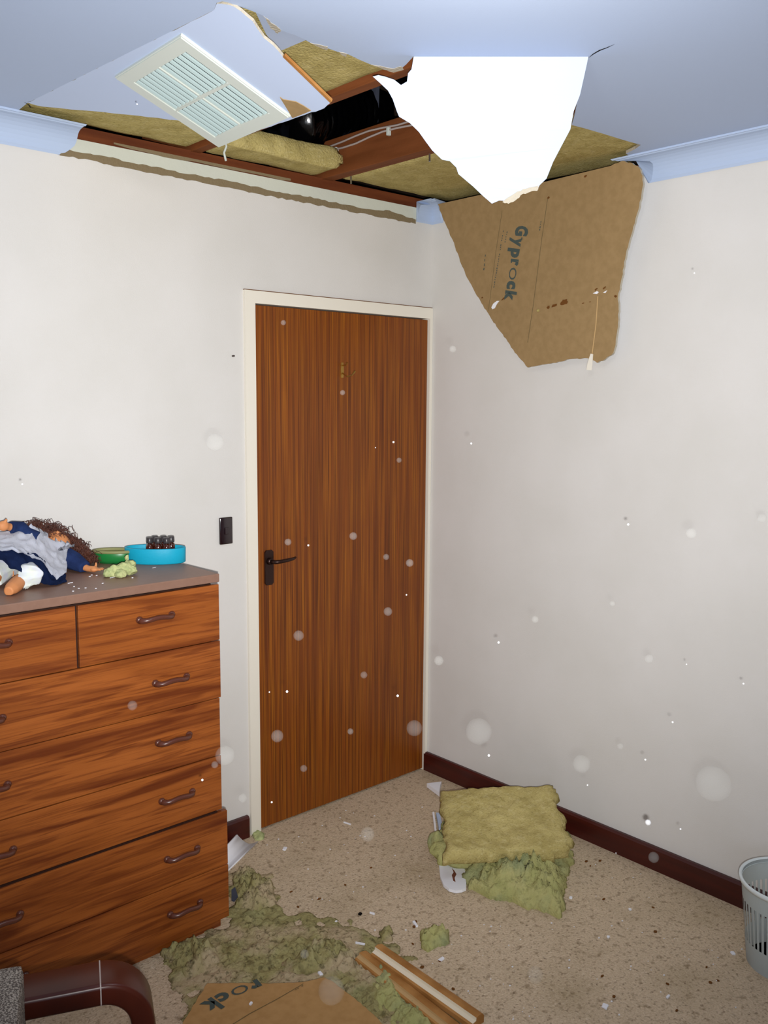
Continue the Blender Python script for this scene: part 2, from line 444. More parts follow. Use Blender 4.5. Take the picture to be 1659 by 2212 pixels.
# ---- cornices (cove moulding), each profile row with its own torn end
def cove():
    pr = [(0, .082), (.005, .084), (.007, .079)]
    R = .070
    for i in range(9):
        a = math.radians(3+84*i/8)
        pr.append((.079-R*math.cos(a), .079-R*math.sin(a)))
    pr += [(.079, .006), (.084, .006), (.084, 0)]
    return pr
PR = cove()
def cornice(bm, axis, ends0, ends1):
    """axis 'x' runs along the door wall, 'y' along the right wall; ends are per profile row"""
    rows = []
    for k, (o, d) in enumerate(PR):
        e0, e1 = ends0(k, o, H-d), ends1(k, o, H-d)
        n = 1
        if axis == 'x': rows.append([bm.verts.new((e0,-o,H-d)), bm.verts.new((e1,-o,H-d))])
        else: rows.append([bm.verts.new((-o,e0,H-d)), bm.verts.new((-o,e1,H-d))])
    a0_, a1_ = (rows[0][0].co+rows[-1][0].co)/2, (rows[0][1].co+rows[-1][1].co)/2
    if axis == 'x': c0_, c1_ = bm.verts.new((a0_.x,-.001,H-.001)), bm.verts.new((a1_.x,-.001,H-.001))
    else: c0_, c1_ = bm.verts.new((-.001,a0_.y,H-.001)), bm.verts.new((-.001,a1_.y,H-.001))
    for i in range(len(rows)-1):
        bm.faces.new([rows[i][0], rows[i][1], rows[i+1][1], rows[i+1][0]])
        bm.faces.new([rows[i][0], rows[i+1][0], c0_]); bm.faces.new([rows[i][1], rows[i+1][1], c1_])
    bm.faces.new([rows[0][0], rows[0][1], c1_, c0_]); bm.faces.new([rows[-1][0], rows[-1][1], c1_, c0_])
    bmesh.ops.recalc_face_normals(bm, faces=bm.faces); return bm
def solve(axis, o, z, px):
    lo, hi = -3.4, .0
    for _ in range(50):
        mid = (lo+hi)/2; P = Vector((mid,-o,z)) if axis == 'x' else Vector((-o,mid,z))
        v = pxof(P)
        if axis == 'x': lo, hi = (mid, hi) if v < px else (lo, mid)
        else: lo, hi = (mid, hi) if v > px else (lo, mid)
    return (lo+hi)/2
def interp(tab, t):
    t = t*(len(tab)-1); i = min(int(t), len(tab)-2); return tab[i]+(tab[i+1]-tab[i])*(t-i)
n_ = len(PR)-1
bm = bmesh.new()
cornice(bm, 'x', lambda k,o,z: XL, lambda k,o,z: solve('x',o,z, interp([128,128,142,160,166,168,172,178,183,188], k/n_)))
struct('trim_7', bm, 'cornice_paint')
bm = bmesh.new()
cornice(bm, 'y', lambda k,o,z: YB, lambda k,o,z: solve('y',o,z, interp([1400,1404,1408,1410,1411,1409,1370,1335,1325,1318], k/n_)))
struct('trim_8', bm, 'cornice_paint')
# corner stub left on the door wall and its mate on the right wall
bm = bmesh.new()
cornice(bm, 'x', lambda k,o,z: solve('x',o,z, interp([899,900,903,907,912,919,928], k/n_)) if k < 9 else solve('x',o,z,930), lambda k,o,z: -o*.4 if k < 9 else solve('x',o,z,934))
b2 = bmesh.new()
cornice(b2, 'y', lambda k,o,z: solve('y',o,z, interp([957,955,951,947,944,941,939], k/n_)), lambda k,o,z: -o*.5)
me = bpy.data.meshes.new('t'); b2.to_mesh(me); b2.free(); bm.from_mesh(me)
struct('trim_9', bm, 'cornice_paint')

# ---- skirting
def skirting(bm, lo, hi, axis):
    h, t = .086, .018
    prof = [(0,0),(t,0),(t,h-.008),(t-.006,h),(0,h)]
    A = [bm.verts.new((lo if axis=='x' else -o, -o if axis=='x' else lo, z)) for o,z in prof]
    B = [bm.verts.new((hi if axis=='x' else -o, -o if axis=='x' else hi, z)) for o,z in prof]
    for i in range(5): bm.faces.new([A[i],A[(i+1)%5],B[(i+1)%5],B[i]])
    bm.faces.new(A); bm.faces.new(B[::-1]); bmesh.ops.recalc_face_normals(bm, faces=bm.faces); return bm
struct('baseboard_right', skirting(bmesh.new(), YB, -.006, 'y'), 'baseboard_wood')
struct('baseboard_back', skirting(bmesh.new(), XL, DX0-FR-.012, 'x'), 'baseboard_wood')

# ---- door
fr = new('door_frame', box(box(box(bmesh.new(), (DX0-FR,-.012,0),(DX0,.10,DH+FR)),(DX0,-.012,DH),(DX1,.10,DH+FR)),(DX1,-.012,0),(-.001,.10,DH+FR)),
         'trim_paint', kind='structure')
fr.name = 'trim_10'
bm = boxo((DX0-FR,-.010,DH+FR+.0002), (-.002,-.0005,DH+FR+.003)); struct('trim_11', bm, 'stain')
door = thing('door_1', None, None, ((DX0+DX1)/2, .0, 0)); door['kind'] = 'structure'
part('door_leaf', boxo((DX0+.004,.001,.008), (DX1-.003,.039,DH-.005), .001), 'door_wood', door)
struct('trim_12', boxo((DX0-.001,.045,0), (DX1+.001,.06,DH)), 'dark_bit')
# lever handle on a tall back plate
hx = -.865
plate = bmesh.new()
pp = [(hx-.019,.99),(hx-.012,.982),(hx+.012,.982),(hx+.019,.99),(hx+.019,1.110),(hx+.012,1.118),(hx-.012,1.118),(hx-.019,1.110)]
sheet([Vector((x,-.006,z)) for x,z in pp], (0,-1,0), .007, bm=plate)
ho = part('door_handle', plate, ['bronze']*3, door, label='bronze lever handle on a tall back plate')
lv = bmesh.new()
tube(lv, [(hx,-.006,1.075),(hx,-.018,1.075),(hx,-.02,1.075)], [.014,.013,.012], 14)
tube(lv, [(hx,-.018,1.075),(hx+.006,-.040,1.075),(hx+.02,-.046,1.076),(hx+.055,-.048,1.078),(hx+.085,-.044,1.080),(hx+.102,-.036,1.082)], [.0085,.008,.0075,.007,.006,.004], 10)
part('handle_lever', lv, 'bronze', ho, smooth=True)
hk = bmesh.new(); kx, kz = ony(748,800,0).x, ony(748,800,0).z
sheet([Vector((kx-.022+a,-.002,kz+b)) for a,b in ((-.006,-.03),(.006,-.03),(.008,0),(.006,.03),(-.006,.03),(-.008,0))], (0,-1,0), .002, bm=hk)
tube(hk, [(kx-.022,-.002,kz-.012),(kx-.02,-.03,kz-.026),(kx-.008,-.045,kz-.02),(kx+.004,-.05,kz-.004)], [.003,.0025,.0025,.004], 8)
tube(hk, [(kx-.022,-.002,kz+.018),(kx-.022,-.025,kz+.02),(kx-.022,-.032,kz+.03)], [.0025,.0025,.004], 8)
part('coat_hook', hk, ['brass']*3, door, label='brass coat hook screwed high on the door')
# light switch
sw = ony(486,1146,0)
t = thing('light_switch', 'dark glossy light switch plate on the wall beside the door frame', 'switch', (sw.x,0,sw.z))
bm = boxo((sw.x-.027,-.011,sw.z-.05), (sw.x+.027,-.0005,sw.z+.05), .004); part('cover_plate', bm, 'switch_dark', t, smooth=True)
bm = boxo((sw.x-.009,-.015,sw.z-.013), (sw.x+.009,-.009,sw.z+.013), .002); part('rocker', bm, 'switch_dark', t)
c = ony(502,769,0)
new('nail', tube(bmesh.new(), [(c.x,0,c.z),(c.x,-.012,c.z)], .003, 8), 'bronze', label='small nail in the pale wall above the light switch', cat='nail')

# ------------------------------------------------------------------ roof space
struct('trim_13', boxo((-4.2,-4.2,3.25),(.5,1.6,3.3)), 'roof_dark')
bm = bmesh.new(); box(bm, (-4.2,1.55,2.4),(.5,1.6,3.3)); box(bm,(.45,-4.2,2.4),(.5,1.6,3.3)); box(bm,(-4.2,-4.2,2.54),(-4.15,1.6,3.3)); box(bm,(-4.2,-4.2,2.54),(.5,-4.15,3.3))
struct('trim_14', bm, 'roof_dark')
J = 'timber ceiling joists in the hole'
def joist(x0, x1, y0, y1, zt, label, grp=None):
    return recenter(new('ceiling_joist', boxo((x0,y0,2.531),(x1,y1,zt),.003), 'joist_wood', label=label, cat='joist'))
joist(-.60,-.545,-2.2,.35,2.665,'brown timber ceiling joist across the hole with grey cables along its side')
joist(-1.168,-1.13,-2.2,.35,2.665,'brown timber ceiling joist whose edge runs behind the vent panel')
joist(-1.86,-1.805,-2.2,.35,2.665,'timber ceiling joist over the left end of the gap above the cornice')
# cables clipped along the joist
for dz, nm in ((.112,'upper grey cable clipped along the side of the joist'),(.094,'lower grey cable clipped along the side of the joist')):
    pts = [(-.606-.002*math.sin(i*1.7), .02-.075*i, 2.531+dz+.006*math.sin(i*1.1+dz*90)) for i in range(0,26)]
    new('cable', tube(bmesh.new(), pts, .0038, 6), 'cable_grey', smooth=True, label=nm, cat='cable')
for i, (px,py) in enumerate(((758,381),(928,332))):
    p = onz(px,py,2.531); new('nail', tube(bmesh.new(), [(p.x,p.y,2.534),(p.x+.001,p.y,2.505)], .0035, 6), 'metal_nail',
       label='bright nail poking from the underside of the joist, '+('nearer the door wall' if i==0 else 'nearer the white flap'), cat='nail')
for i,(px,py) in enumerate(((727,327),(840,285))):
    p = onx(px,py,-.606); new('cable_clip', boxo((p.x-.008,p.y-.005,p.z-.012),(p.x+.006,p.y+.005,p.z+.014),.001), 'vent_white',
       label='white cable clip on the joist, '+('lower left of the pair' if i==0 else 'upper right of the pair'), cat='clip')
p = onz(487,330,2.50)
new('wire', tube(bmesh.new(), [(p.x,p.y,2.54),(p.x+.004,p.y,2.52),(p.x-.003,p.y+.004,2.50),(p.x+.003,p.y+.002,2.475)], .004, 6), 'vent_white', smooth=True,
    label='short white wire end dangling below the corner of the vent panel', cat='wire')
# insulation batts still up between the joists
def ceil_batt(x0, x1, y0, y1, zb, th, seed, label, m='insulation', tilt=0):
    q = [(x0,y0,zb+th+tilt),(x1,y0,zb+th+tilt),(x1,y1,zb+th),(x0,y1,zb+th)]
    return recenter(new('insulation_batt', batt(bmesh.new(), q, th, 26, .006, seed, .015), m, smooth=True, label=label, cat='insulation'))
ceil_batt(-.535,.09,-1.6,.03,2.537,.08,1,'yellow insulation batt over the corner, right of the cabled joist')
ceil_batt(-1.12,-.61,-.13,.02,2.54,.075,2,'short yellow insulation batt between the joists against the door wall')
ceil_batt(-1.79,-1.165,-.59,.02,2.538,.08,3,'yellow insulation batt above the gap left of the vent panel')
ceil_batt(-1.79,-1.165,-2.0,-.61,2.538,.08,4,'mottled yellow insulation batt above the torn edge right of the vent panel')
ceil_batt(-2.3,-1.88,-.9,-.02,2.545,.08,5,'yellow insulation batt showing at the left tip of the gap')
# black foil duct and grey panel in the dark
bm = bmesh.new(); pts = []; rad = []
c0 = onz(650,262,2.72); c1 = onz(745,262,2.80)
ax = (c1-c0); c0 = c0-ax*.25; c1 = c1+ax*1.4
for i in range(61):
    t = i/60; pts.append(c0.lerp(c1,t)+Vector((0,0,.03*math.sin(t*3)))); rad.append(.10+.010*math.sin(i*1.9)+.006*math.sin(i*4.1))
tube(bm, pts, rad, 28)
for v in bm.verts: v.co += Vector((nz(v.co,20,1),nz(v.co,20,2),nz(v.co,20,3)))*.012
recenter(new('air_duct', bm, 'black_foil', smooth=True, label='shiny black flexible air duct in the dark roof space above the hole', cat='duct'))
q = [onx(765,195,-.3), onx(812,180,-.3), onx(808,288,-.3), onx(772,290,-.3)]
recenter(new('roof_panel', sheet(q, (-1,0,0), .02), ['roof_tile']*3, label='dim blue-grey panel in the roof space behind the duct', cat='panel'))
q = [onx(815,180,-.15), onx(880,215,-.15), onx(880,290,-.15), onx(815,288,-.15)]
recenter(new('roof_panel', sheet(q, (-1,0,0), .02), ['roof_dark']*3, label='darker roof panel right of the blue-grey one behind the white flap', cat='panel'))
# debris lying on the wall plate
bm = bmesh.new()
for i in range(26):
    p = ony(random.uniform(215,262), random.uniform(262,285), -.01); ball(bm, (p.x,-.01+random.uniform(-.02,.02),2.562+random.uniform(-.006,.01)), random.uniform(.006,.016), sub=1)
recenter(new('rubble', bm, 'roof_dark', label='dark crumbly rubble on the timber plate beside the broken left cornice', cat='rubble', kind='stuff'))

# ------------------------------------------------------------------ sagging vent panel
ang = math.radians(21)
axv = (B_-A_).normalized(); perp = Vector((0,0,1)).cross(axv)
if perp.x < 0: perp = -perp
dv = perp*math.cos(ang)-Vector((0,0,1))*math.sin(ang); nv = axv.cross(dv).normalized()
if nv.z > 0: nv = -nv
V = lambda px, py: at(px, py, A_, nv)
t = thing('ceiling_flap', 'sagging white ceiling panel that carries the square air vent', 'ceiling panel', V(400,200))
pts = [(60,222),(90,230),(200,240),(300,250),(402,263),(475,309),(560,281),(640,254),(700,234),(713,223),(700,205),(612,124),(590,98),(570,82),(556,62),(546,46),(520,24),(505,14),(492,10),(478,8),(468,8),(462,22)]
part('board', sheet(jag([V(*p) for p in pts], .0018, .03, nv), nv, .007), ['board_white','paper_brown','gypsum'], t)
tp = [(605,209),(612,214),(640,219),(655,227),(672,238),(660,243),(632,254),(624,240)]
part('torn_patch', sheet([V(*p)+nv*.002 for p in tp], nv, .002), ['paper_brown']*3, t, label='patch where the white paper tore off')
# orange splintered edge strip
ep = [(611,123),(713,222),(717,219),(615,120)]
part('torn_edge', sheet([V(*p)+nv*.0005 for p in ep], nv, .007), ['batten_wood']*3, t, label='orange paper showing along the torn edge')
# the vent: a square register of four louvre banks
vc = [V(250,163),V(395,68),V(625,250),V(475,312)]
cen = sum(vc, Vector())/4
ex = ((vc[1]-vc[0])+(vc[2]-vc[3])).normalized(); ey = nv.cross(ex).normalized()
if ey.dot(vc[3]-vc[0]) < 0: ey = -ey
SX = ((vc[1]-vc[0]).length+(vc[2]-vc[3]).length)/4; SY = ((vc[3]-vc[0]).length+(vc[2]-vc[1]).length)/4
def VP(u, v, w): return cen+ex*(u*SX)+ey*(v*SY)+nv*w
v_ = thing('air_vent', 'square white louvred air vent with four banks, hanging in the sagging ceiling panel', 'vent', cen)
v_.parent = None
def ring(u0,u1,v0,v1,w0,th): return [VP(u0,v0,w0),VP(u1,v0,w0),VP(u1,v1,w0),VP(u0,v1,w0)]
bm = bmesh.new()
o1 = .76
sheet(ring(-1,1,-1,1,.010,0), nv, .010, holes=[ring(-o1,-.03,-o1,-.03,.010,0),ring(.03,o1,-o1,-.03,.010,0),ring(-o1,-.03,.03,o1,.010,0),ring(.03,o1,.03,o1,.010,0)], bm=bm)
bmesh.ops.bevel(bm, geom=[e for e in bm.edges if len(e.link_faces)==2 and e.calc_face_angle(0)>1.2 and all(abs((v.co-cen).dot(nv)-.010)<1e-4 for v in e.verts)], offset=.003, segments=2, affect='EDGES')
part('vent_frame', bm, ['vent_white']*3, v_)
part('back_plate', sheet(ring(-.8,.8,-.8,.8,.0018,0), nv, .001), ['vent_dark']*3, v_, label='dark opening behind the louvres')
for bu in (-1, 1):
    for bv in (-1, 1):
        u0, u1 = (-o1,-.03) if bu < 0 else (.03,o1); v0, v1 = (-o1,-.03) if bv < 0 else (.03,o1)
        for k in range(6):
            uc = u0+(u1-u0)*(k+.45)/6; wd_ = (u1-u0)/6
            a = VP(uc-wd_*.48, v0, .0105); b = VP(uc+wd_*.30, v0, .003); c2 = VP(uc+wd_*.36, v0, .0045)
            L = VP(0,v1,0)-VP(0,v0,0); bm = bmesh.new()
            pr = [VP(uc-wd_*.42,v0,.0078),VP(uc-wd_*.30,v0,.0092),VP(uc-wd_*.02,v0,.0070),VP(uc+wd_*.06,v0,.003),VP(uc-.00*wd_,v0,.0025),VP(uc-wd_*.12,v0,.0055)]
            A = [bm.verts.new(p) for p in pr]; B = [bm.verts.new(p+L) for p in pr]
            for i in range(6): bm.faces.new([A[i],A[(i+1)%6],B[(i+1)%6],B[i]])
            bm.faces.new(A); bm.faces.new(B[::-1]); bmesh.ops.recalc_face_normals(bm, faces=bm.faces)
            part('slat', bm, 'vent_slat', v_)

# ------------------------------------------------------------------ big white flap
hd = (hR-hL).normalized(); out_ = Vector((0,0,1)).cross(hd)
if out_.dot(fwd) < 0: out_ = -out_
th = math.radians(72)
df = out_*math.cos(th)-Vector((0,0,1))*math.sin(th); nf = hd.cross(df).normalized()
if nf.dot(fwd) > 0: nf = -nf
Fp = lambda px, py: at(px, py, hL, nf)
pts = [(893,122),(889,150),(882,158),(878,176),(866,184),(850,172),(832,166),(818,162),(805,165),(822,180),(838,196),(848,214),(858,240),(862,252),(885,266),(905,285),(920,305),(935,325),(955,345),(972,348),(985,362),(990,376),(1020,402),(1045,424),(1063,440),(1078,433),(1092,434),(1098,439),(1108,434),(1118,424),(1140,414),(1160,411),(1165,400),(1180,386),(1195,350),(1212,318),(1232,280),(1240,240),(1252,205),(1262,165),(1272,122)]
t = thing('ceiling_flap', 'brilliant white torn ceiling panel hanging down by its top edge in mid picture', 'ceiling panel', (hL+hR)/2)
part('board', sheet([Fp(*p)+Vector((random.uniform(-1,1),random.uniform(-1,1),0))*.0012 for p in pts], nf, .011), ['board_white','paper_brown','gypsum'], t)
tp = [(1085,436),(1098,440),(1108,436),(1130,418),(1160,412),(1163,401),(1130,408),(1108,420)]
part('torn_paper', sheet(jag([Fp(*p)+nf*.003 for p in tp], .002, .008, nf), nf, .002), ['gypsum']*3, t, label='ragged paper edge at the tip')

# ------------------------------------------------------------------ brown paper-backed panel hanging on the right wall
gt, gb = Vector((-.082,0,2.49)), Vector((-.05,0,1.83))
gd = (gb-gt).normalized(); gn = Vector((gd.z,0,-gd.x)).normalized()
if gn.x > 0: gn = -gn
G = lambda px, py: at(px, py, gt, gn)
pts = [(946,441),(1060,416),(1180,392),(1250,375),(1320,358),(1342,348),(1365,352),(1380,362),(1388,380),(1389,400),(1381,445),(1366,500),(1352,550),(1341,610),(1335,640),(1336,690),(1330,740),(1325,762),(1308,775),(1290,784),(1283,779),(1270,774),(1228,776),(1200,784),(1168,788),(1140,794),(1112,762),(1086,722),(1062,690),(1040,655),(1012,605),(996,570),(982,530),(965,490),(956,470)]
t = thing('ceiling_flap', 'torn brown paper-backed ceiling board hanging against the right wall, printed side out', 'ceiling panel', G(1170,400))
part('board', sheet(jag([G(*p) for p in pts], .0022, .014, gn, skip=(0,1,2,3)), gn, .011), ['paper_brown','board_white','gypsum'], t)
def strip(bm, F, n, pts, w, lift=.001):
    P = [F(*p)+n*lift for p in pts]
    for i in range(len(P)-1):
        d = (P[i+1]-P[i]).normalized(); s = n.cross(d)*w/2
        bm.faces.new([bm.verts.new(q) for q in (P[i]+s,P[i+1]+s,P[i+1]-s,P[i]-s)])
    return bm
for P_, w_ in (([(1085,455),(1072,540),(1062,620),(1055,672)], .0016), ([(1183,430),(1170,520),(1152,660),(1140,740)], .0020)):
    bm = strip(bmesh.new(), G, gn, P_, w_); bmesh.ops.remove_doubles(bm, verts=bm.verts, dist=.0006); part('printed_line', bm, 'ink_faint', t)
def ticks(F, n, p0, p1, k, hpx, mname, root):
    """a line of print too small and blurred to read: a row of little marks in one mesh"""
    bm = bmesh.new()
    for i in range(k):
        if random.random() < .15: continue
        a, b = i/k, (i+random.uniform(.35,.75))/k
        q = [(p0[0]+(p1[0]-p0[0])*t_+random.uniform(-.4,.4), p0[1]+(p1[1]-p0[1])*t_) for t_ in (a,b)]
        strip(bm, F, n, q, hpx*random.uniform(.6,1), .0015)
    o = part('printed_note', bm, mname, root); o['kind'] = 'stuff'; return o
def glyphs(body, size, off, F, n, p0, p1, ptop, mname, pname, root, lift=.0014, squash=1):
    """text laid between image-measured baseline ends p0..p1 on the panel, ptop = a point at cap height over p0"""
    cu = bpy.data.curves.new('txt','FONT'); cu.body = body; cu.size = 1; cu.offset = off; cu.space_character = 1.08; cu.extrude = 0
    cu.resolution_u = 3
    o = bpy.data.objects.new('txt', cu); COL.objects.link(o)
    dg = bpy.context.evaluated_depsgraph_get(); me = bpy.data.meshes.new_from_object(o.evaluated_get(dg)); bpy.data.objects.remove(o)
    xs = [v.co.x for v in me.vertices]; x0, x1 = min(xs), max(xs)
    P0 = F(*p0)+n*lift; P1 = F(*p1)+n*lift; X = (P1-P0)/(x1-x0); Yd = n.cross(X.normalized())
    PT = F(*ptop)+n*lift; hgt = abs((PT-P0).dot(Yd)); Yv = Yd*(hgt/.72)
    if (PT-P0).dot(Yd) < 0: Yv = -Yv
    for v in me.vertices: v.co = P0+X*(v.co.x-x0)+Yv*v.co.y
    bm = bmesh.new(); bm.from_mesh(me); bpy.data.meshes.remove(me)
    for f in bm.faces:
        f.normal_update()
        if f.normal.dot(n) < 0: f.normal_flip()
    return part(pname, bm, mname, root)
glyphs('G', 1, .055, G, gn, (1117,487),(1114,509),(1142,489), 'ink','printed_letter', t)
glyphs('y', 1, .055, G, gn, (1111,513),(1108,531),(1135,514), 'ink','printed_letter', t)
glyphs('p', 1, .055, G, gn, (1107,536),(1104,556),(1131,537), 'ink','printed_letter', t)
glyphs('r', 1, .055, G, gn, (1106,559),(1104,573),(1128,559), 'ink','printed_letter', t)
glyphs('o', 1, -.012, G, gn, (1102,577),(1098,603),(1128,578), 'ink','printed_letter', t)
glyphs('c', 1, .055, G, gn, (1098,606),(1096,624),(1122,607), 'ink','printed_letter', t)
glyphs('k', 1, .055, G, gn, (1094,627),(1091,648),(1117,628), 'ink','printed_letter', t)
# serifs of the bold word
for p in ([(1108,537),(1107,545)],[(1106,559),(1105,568)],[(1094,627),(1093,636)],[(1128,513),(1127,519)]):
    part('printed_serif', strip(bmesh.new(), G, gn, p, .006, .0015), 'ink', t)
ticks(G, gn, (1088,498),(1066,628), 26, .0045, 'ink', t)
ticks(G, gn, (1097,495),(1091,526), 6, .0045, 'ink', t)
ticks(G, gn, (1169,478),(1166,500), 4, .0050, 'ink', t)
ticks(G, gn, (1049,550),(1044,598), 5, .0050, 'ink', t)
bm = bmesh.new()
def blobp(F, n, c, rx, ry, rot=0, k=18, lift=.0013, rough=.25):
    C = F(*c)+n*lift; X = Vector((0,-1,0)); X = (X-n*X.dot(n)).normalized(); Y = n.cross(X)
    vs = []
    for i in range(k):
        a = 2*math.pi*i/k; r = 1+random.uniform(-rough,rough)
        x, y = rx*r*math.cos(a), ry*r*math.sin(a)
        vs.append(C+X*(x*math.cos(rot)-y*math.sin(rot))+Y*(x*math.sin(rot)+y*math.cos(rot)))
    return vs
for c,rx,ry,ro in (((1219,653),.017,.0095,.25),((1198,660),.014,.005,.2),((1185,664),.007,.006,.2),((1088,645),.012,.003,.5),((1042,643),.004,.003,0),((1288,625),.007,.003,.5),((1306,622),.008,.003,.5),((1330,640),.006,.004,0),((1260,655),.006,.0015,.1),((1275,652),.004,.0015,.1),((1185,427),.006,.004,.3),((1265,381),.006,.004,.2)):
    bm = bmesh.new(); f = bm.faces.new([bm.verts.new(p) for p in blobp(G, gn, c, rx, ry, ro)]); f.normal_update()
    if f.normal.dot(gn) < 0: f.normal_flip()
    part('water_stain', bm, 'stain', t, label='dark brown stain')
bm = bmesh.new()
for pts in ([(1062,664),(1066,656),(1074,650),(1079,650),(1074,656),(1069,666),(1064,668)], [(1281,634),(1290,629),(1294,631),(1290,635)], [(1303,632),(1312,627),(1308,633)]):
    part('plaster_tear', sheet([G(*p)+gn*.002 for p in pts], gn, .002), ['plaster_bit']*3, t, label='small white tear through the brown paper')
bm = bmesh.new(); strip(bm, G, gn, [(1292,640),(1288,700),(1279,770)], .004, .0016)
part('paper_fold', bm, 'batten_light', t)
bm = sheet([G(*p)+gn*.004 for p in ((1277,764),(1282,765),(1279,800),(1268,799),(1270,785))], gn, .003)
part('hanging_tape', bm, ['trim_paint']*3, t, label='pale paper tape hanging from the lower edge')
bm = bmesh.new(); ball(bm, G(1163,671)+gn*.002, (.006,.006,.006), sub=2)
part('screw_dimple', bm, 'insulation', t)

# ------------------------------------------------------------------ chest of drawers
DR, DL, DF, DT = -1.375, -2.285, -.46, 1.160
t = thing('chest_of_drawers', 'tall wood-grained chest of drawers with brown bow handles against the door wall', 'chest of drawers', ((DR+DL)/2,-.24,0))
part('carcass', boxo((DL+.004,-.435,.0), (DR-.012,-.02,DT-.028)), 'dresser_wood', t)
bm = boxo((DL,-.452,.0),(DR-.02,-.436,DT-.03)); part('front_recess', bm, 'dresser_dark', t)
bm = boxo((DL-.003,-.466,DT-.026), (DR+.003,-.012,DT), .003); part('top_board', bm, 'dresser_laminate', t)
part('plinth', boxo((DL+.02,-.453,.0), (DR-.006,-.437,.05)), 'dresser_wood', t, label='dark recessed plinth')
HP = []
def handle(root, x, z, yf):
    pts = []; w = .052
    for i in range(17):
        s = -1+2*i/16; y = yf-.004-.021*(1-abs(s)**5)
        pts.append((x+s*w, y, z+.003*math.cos(s*3)))
    bm = bmesh.new(); tube(bm, pts, [.0075 if abs(-1+2*i/16)<.8 else .009 for i in range(17)], 10)
    ball(bm, (x-w,yf-.004,z), (.011,.008,.011)); ball(bm, (x+w,yf-.004,z), (.011,.008,.011))
    part('handle', bm, 'handle_plastic', root, smooth=True)
def drawer(x0, x1, z0, z1, yf, hs, dx=0, tilt=0):
    bm = boxo((x0+dx, yf, z0+.0015), (x1+dx, yf+.018, z1-.0015), .0012)
    o = part('drawer', bm, 'dresser_wood', t)
    o.data.transform(Matrix.Translation(Vector((0,0,0))))
    for x, z in hs: handle(o, x, z, yf)
XM = -1.827
zs = [DT-.032, .950, .7655, .578, .397, .214, .034]
drawer(DL, XM-.003, zs[1], zs[0], -.463, [(-2.065,1.058)])
drawer(XM+.003, DR, zs[1], zs[0], -.463, [(-1.590,1.058)], dx=.002)
yfs = [-.463,-.460,-.461,-.474,-.474]; dxs = [.003,.0,.001,.012,.013]
for k in range(5):
    yf = yfs[k]; 
    drawer(DL, DR, zs[k+2], zs[k+1], yf, [(-2.09+.006*k,(zs[k+1]+zs[k+2])/2+.002),(-1.545+.006*k,(zs[k+1]+zs[k+2])/2+.002)], dx=dxs[k])
part('drawer_gap', boxo((DL,-.468,zs[4]-.003),(DR-.02,-.45,zs[4]+.003)), 'dresser_dark', t)

# ---- things on the chest
T = lambda px, py, h=0: onz(px, py, DT+h)
def oval_tray():
    a = T(270,1206); b = T(402,1205); c = (a+b)/2; c = Vector((c.x,c.y,DT)); 
    cc = T(336,1214); c = Vector((cc.x,cc.y,DT)); R_ = .0985
    bm = bmesh.new(); prof = [(0,.0),(R_-.004,0),(R_,.003),(R_+.001,.048),(R_,.051),(R_-.003,.051),(R_-.005,.048),(R_-.006,.006),(0,.006)]
    lathe(bm, prof, 48, (0,0,0), .55)
    bmesh.ops.remove_doubles(bm, verts=bm.verts, dist=1e-5); bmesh.ops.recalc_face_normals(bm, faces=bm.faces)
    o = new('round_tray', bm, 'tray_blue', smooth=True, label='round turquoise tray holding small dark bottles on the chest', cat='tray')
    o.location = c; o.rotation_euler = (0,0,-YAW); return c, R_
tc_, TR = oval_tray()
def bottle(px, py, label):
    e = Vector((rgt.x,rgt.y,0)).normalized(); g_ = Vector((-e.y,e.x,0)); p = tc_+e*px+g_*py; p.z = DT+.0062
    r = thing('small_bottle', label, 'bottle', p, 'little dark bottles in the turquoise tray')
    bm = bmesh.new(); lathe(bm, [(0,0),(.010,0),(.0115,.003),(.0125,.003),(.0125,.048),(.010,.055),(.0055,.058),(.0055,.060),(0,.060)], 16)
    bmesh.ops.remove_doubles(bm, verts=bm.verts, dist=1e-5); g = new('bottle_body', bm, 'bottle_glass', r, smooth=True)
    bm = bmesh.new(); lathe(bm, [(0,.059),(.0105,.059),(.011,.062),(.0105,.076),(.009,.078),(0,.078)], 16)
    bmesh.ops.remove_doubles(bm, verts=bm.verts, dist=1e-5); new('bottle_cap', bm, 'bottle_cap', r, smooth=True)
bl = [(-.014,-.014,'front left little dark bottle in the turquoise tray'),(.014,-.016,'front middle little dark bottle in the turquoise tray'),(.042,-.016,'front right little dark bottle in the turquoise tray'),
      (-.004,.016,'back left little dark bottle in the turquoise tray'),(.024,.018,'back middle little dark bottle in the turquoise tray'),(.050,.012,'back right little dark bottle in the turquoise tray')]
for b in bl: bottle(*b)
p = tc_+Vector((rgt.x,rgt.y,0))*-.045; new('trinket', ball(bmesh.new(), (0,0,.008), (.018,.01,.01)), 'dark_bit', smooth=True, label='small dark trinket lying left of the bottles in the tray', cat='trinket').location = (p.x,p.y,DT+.006)
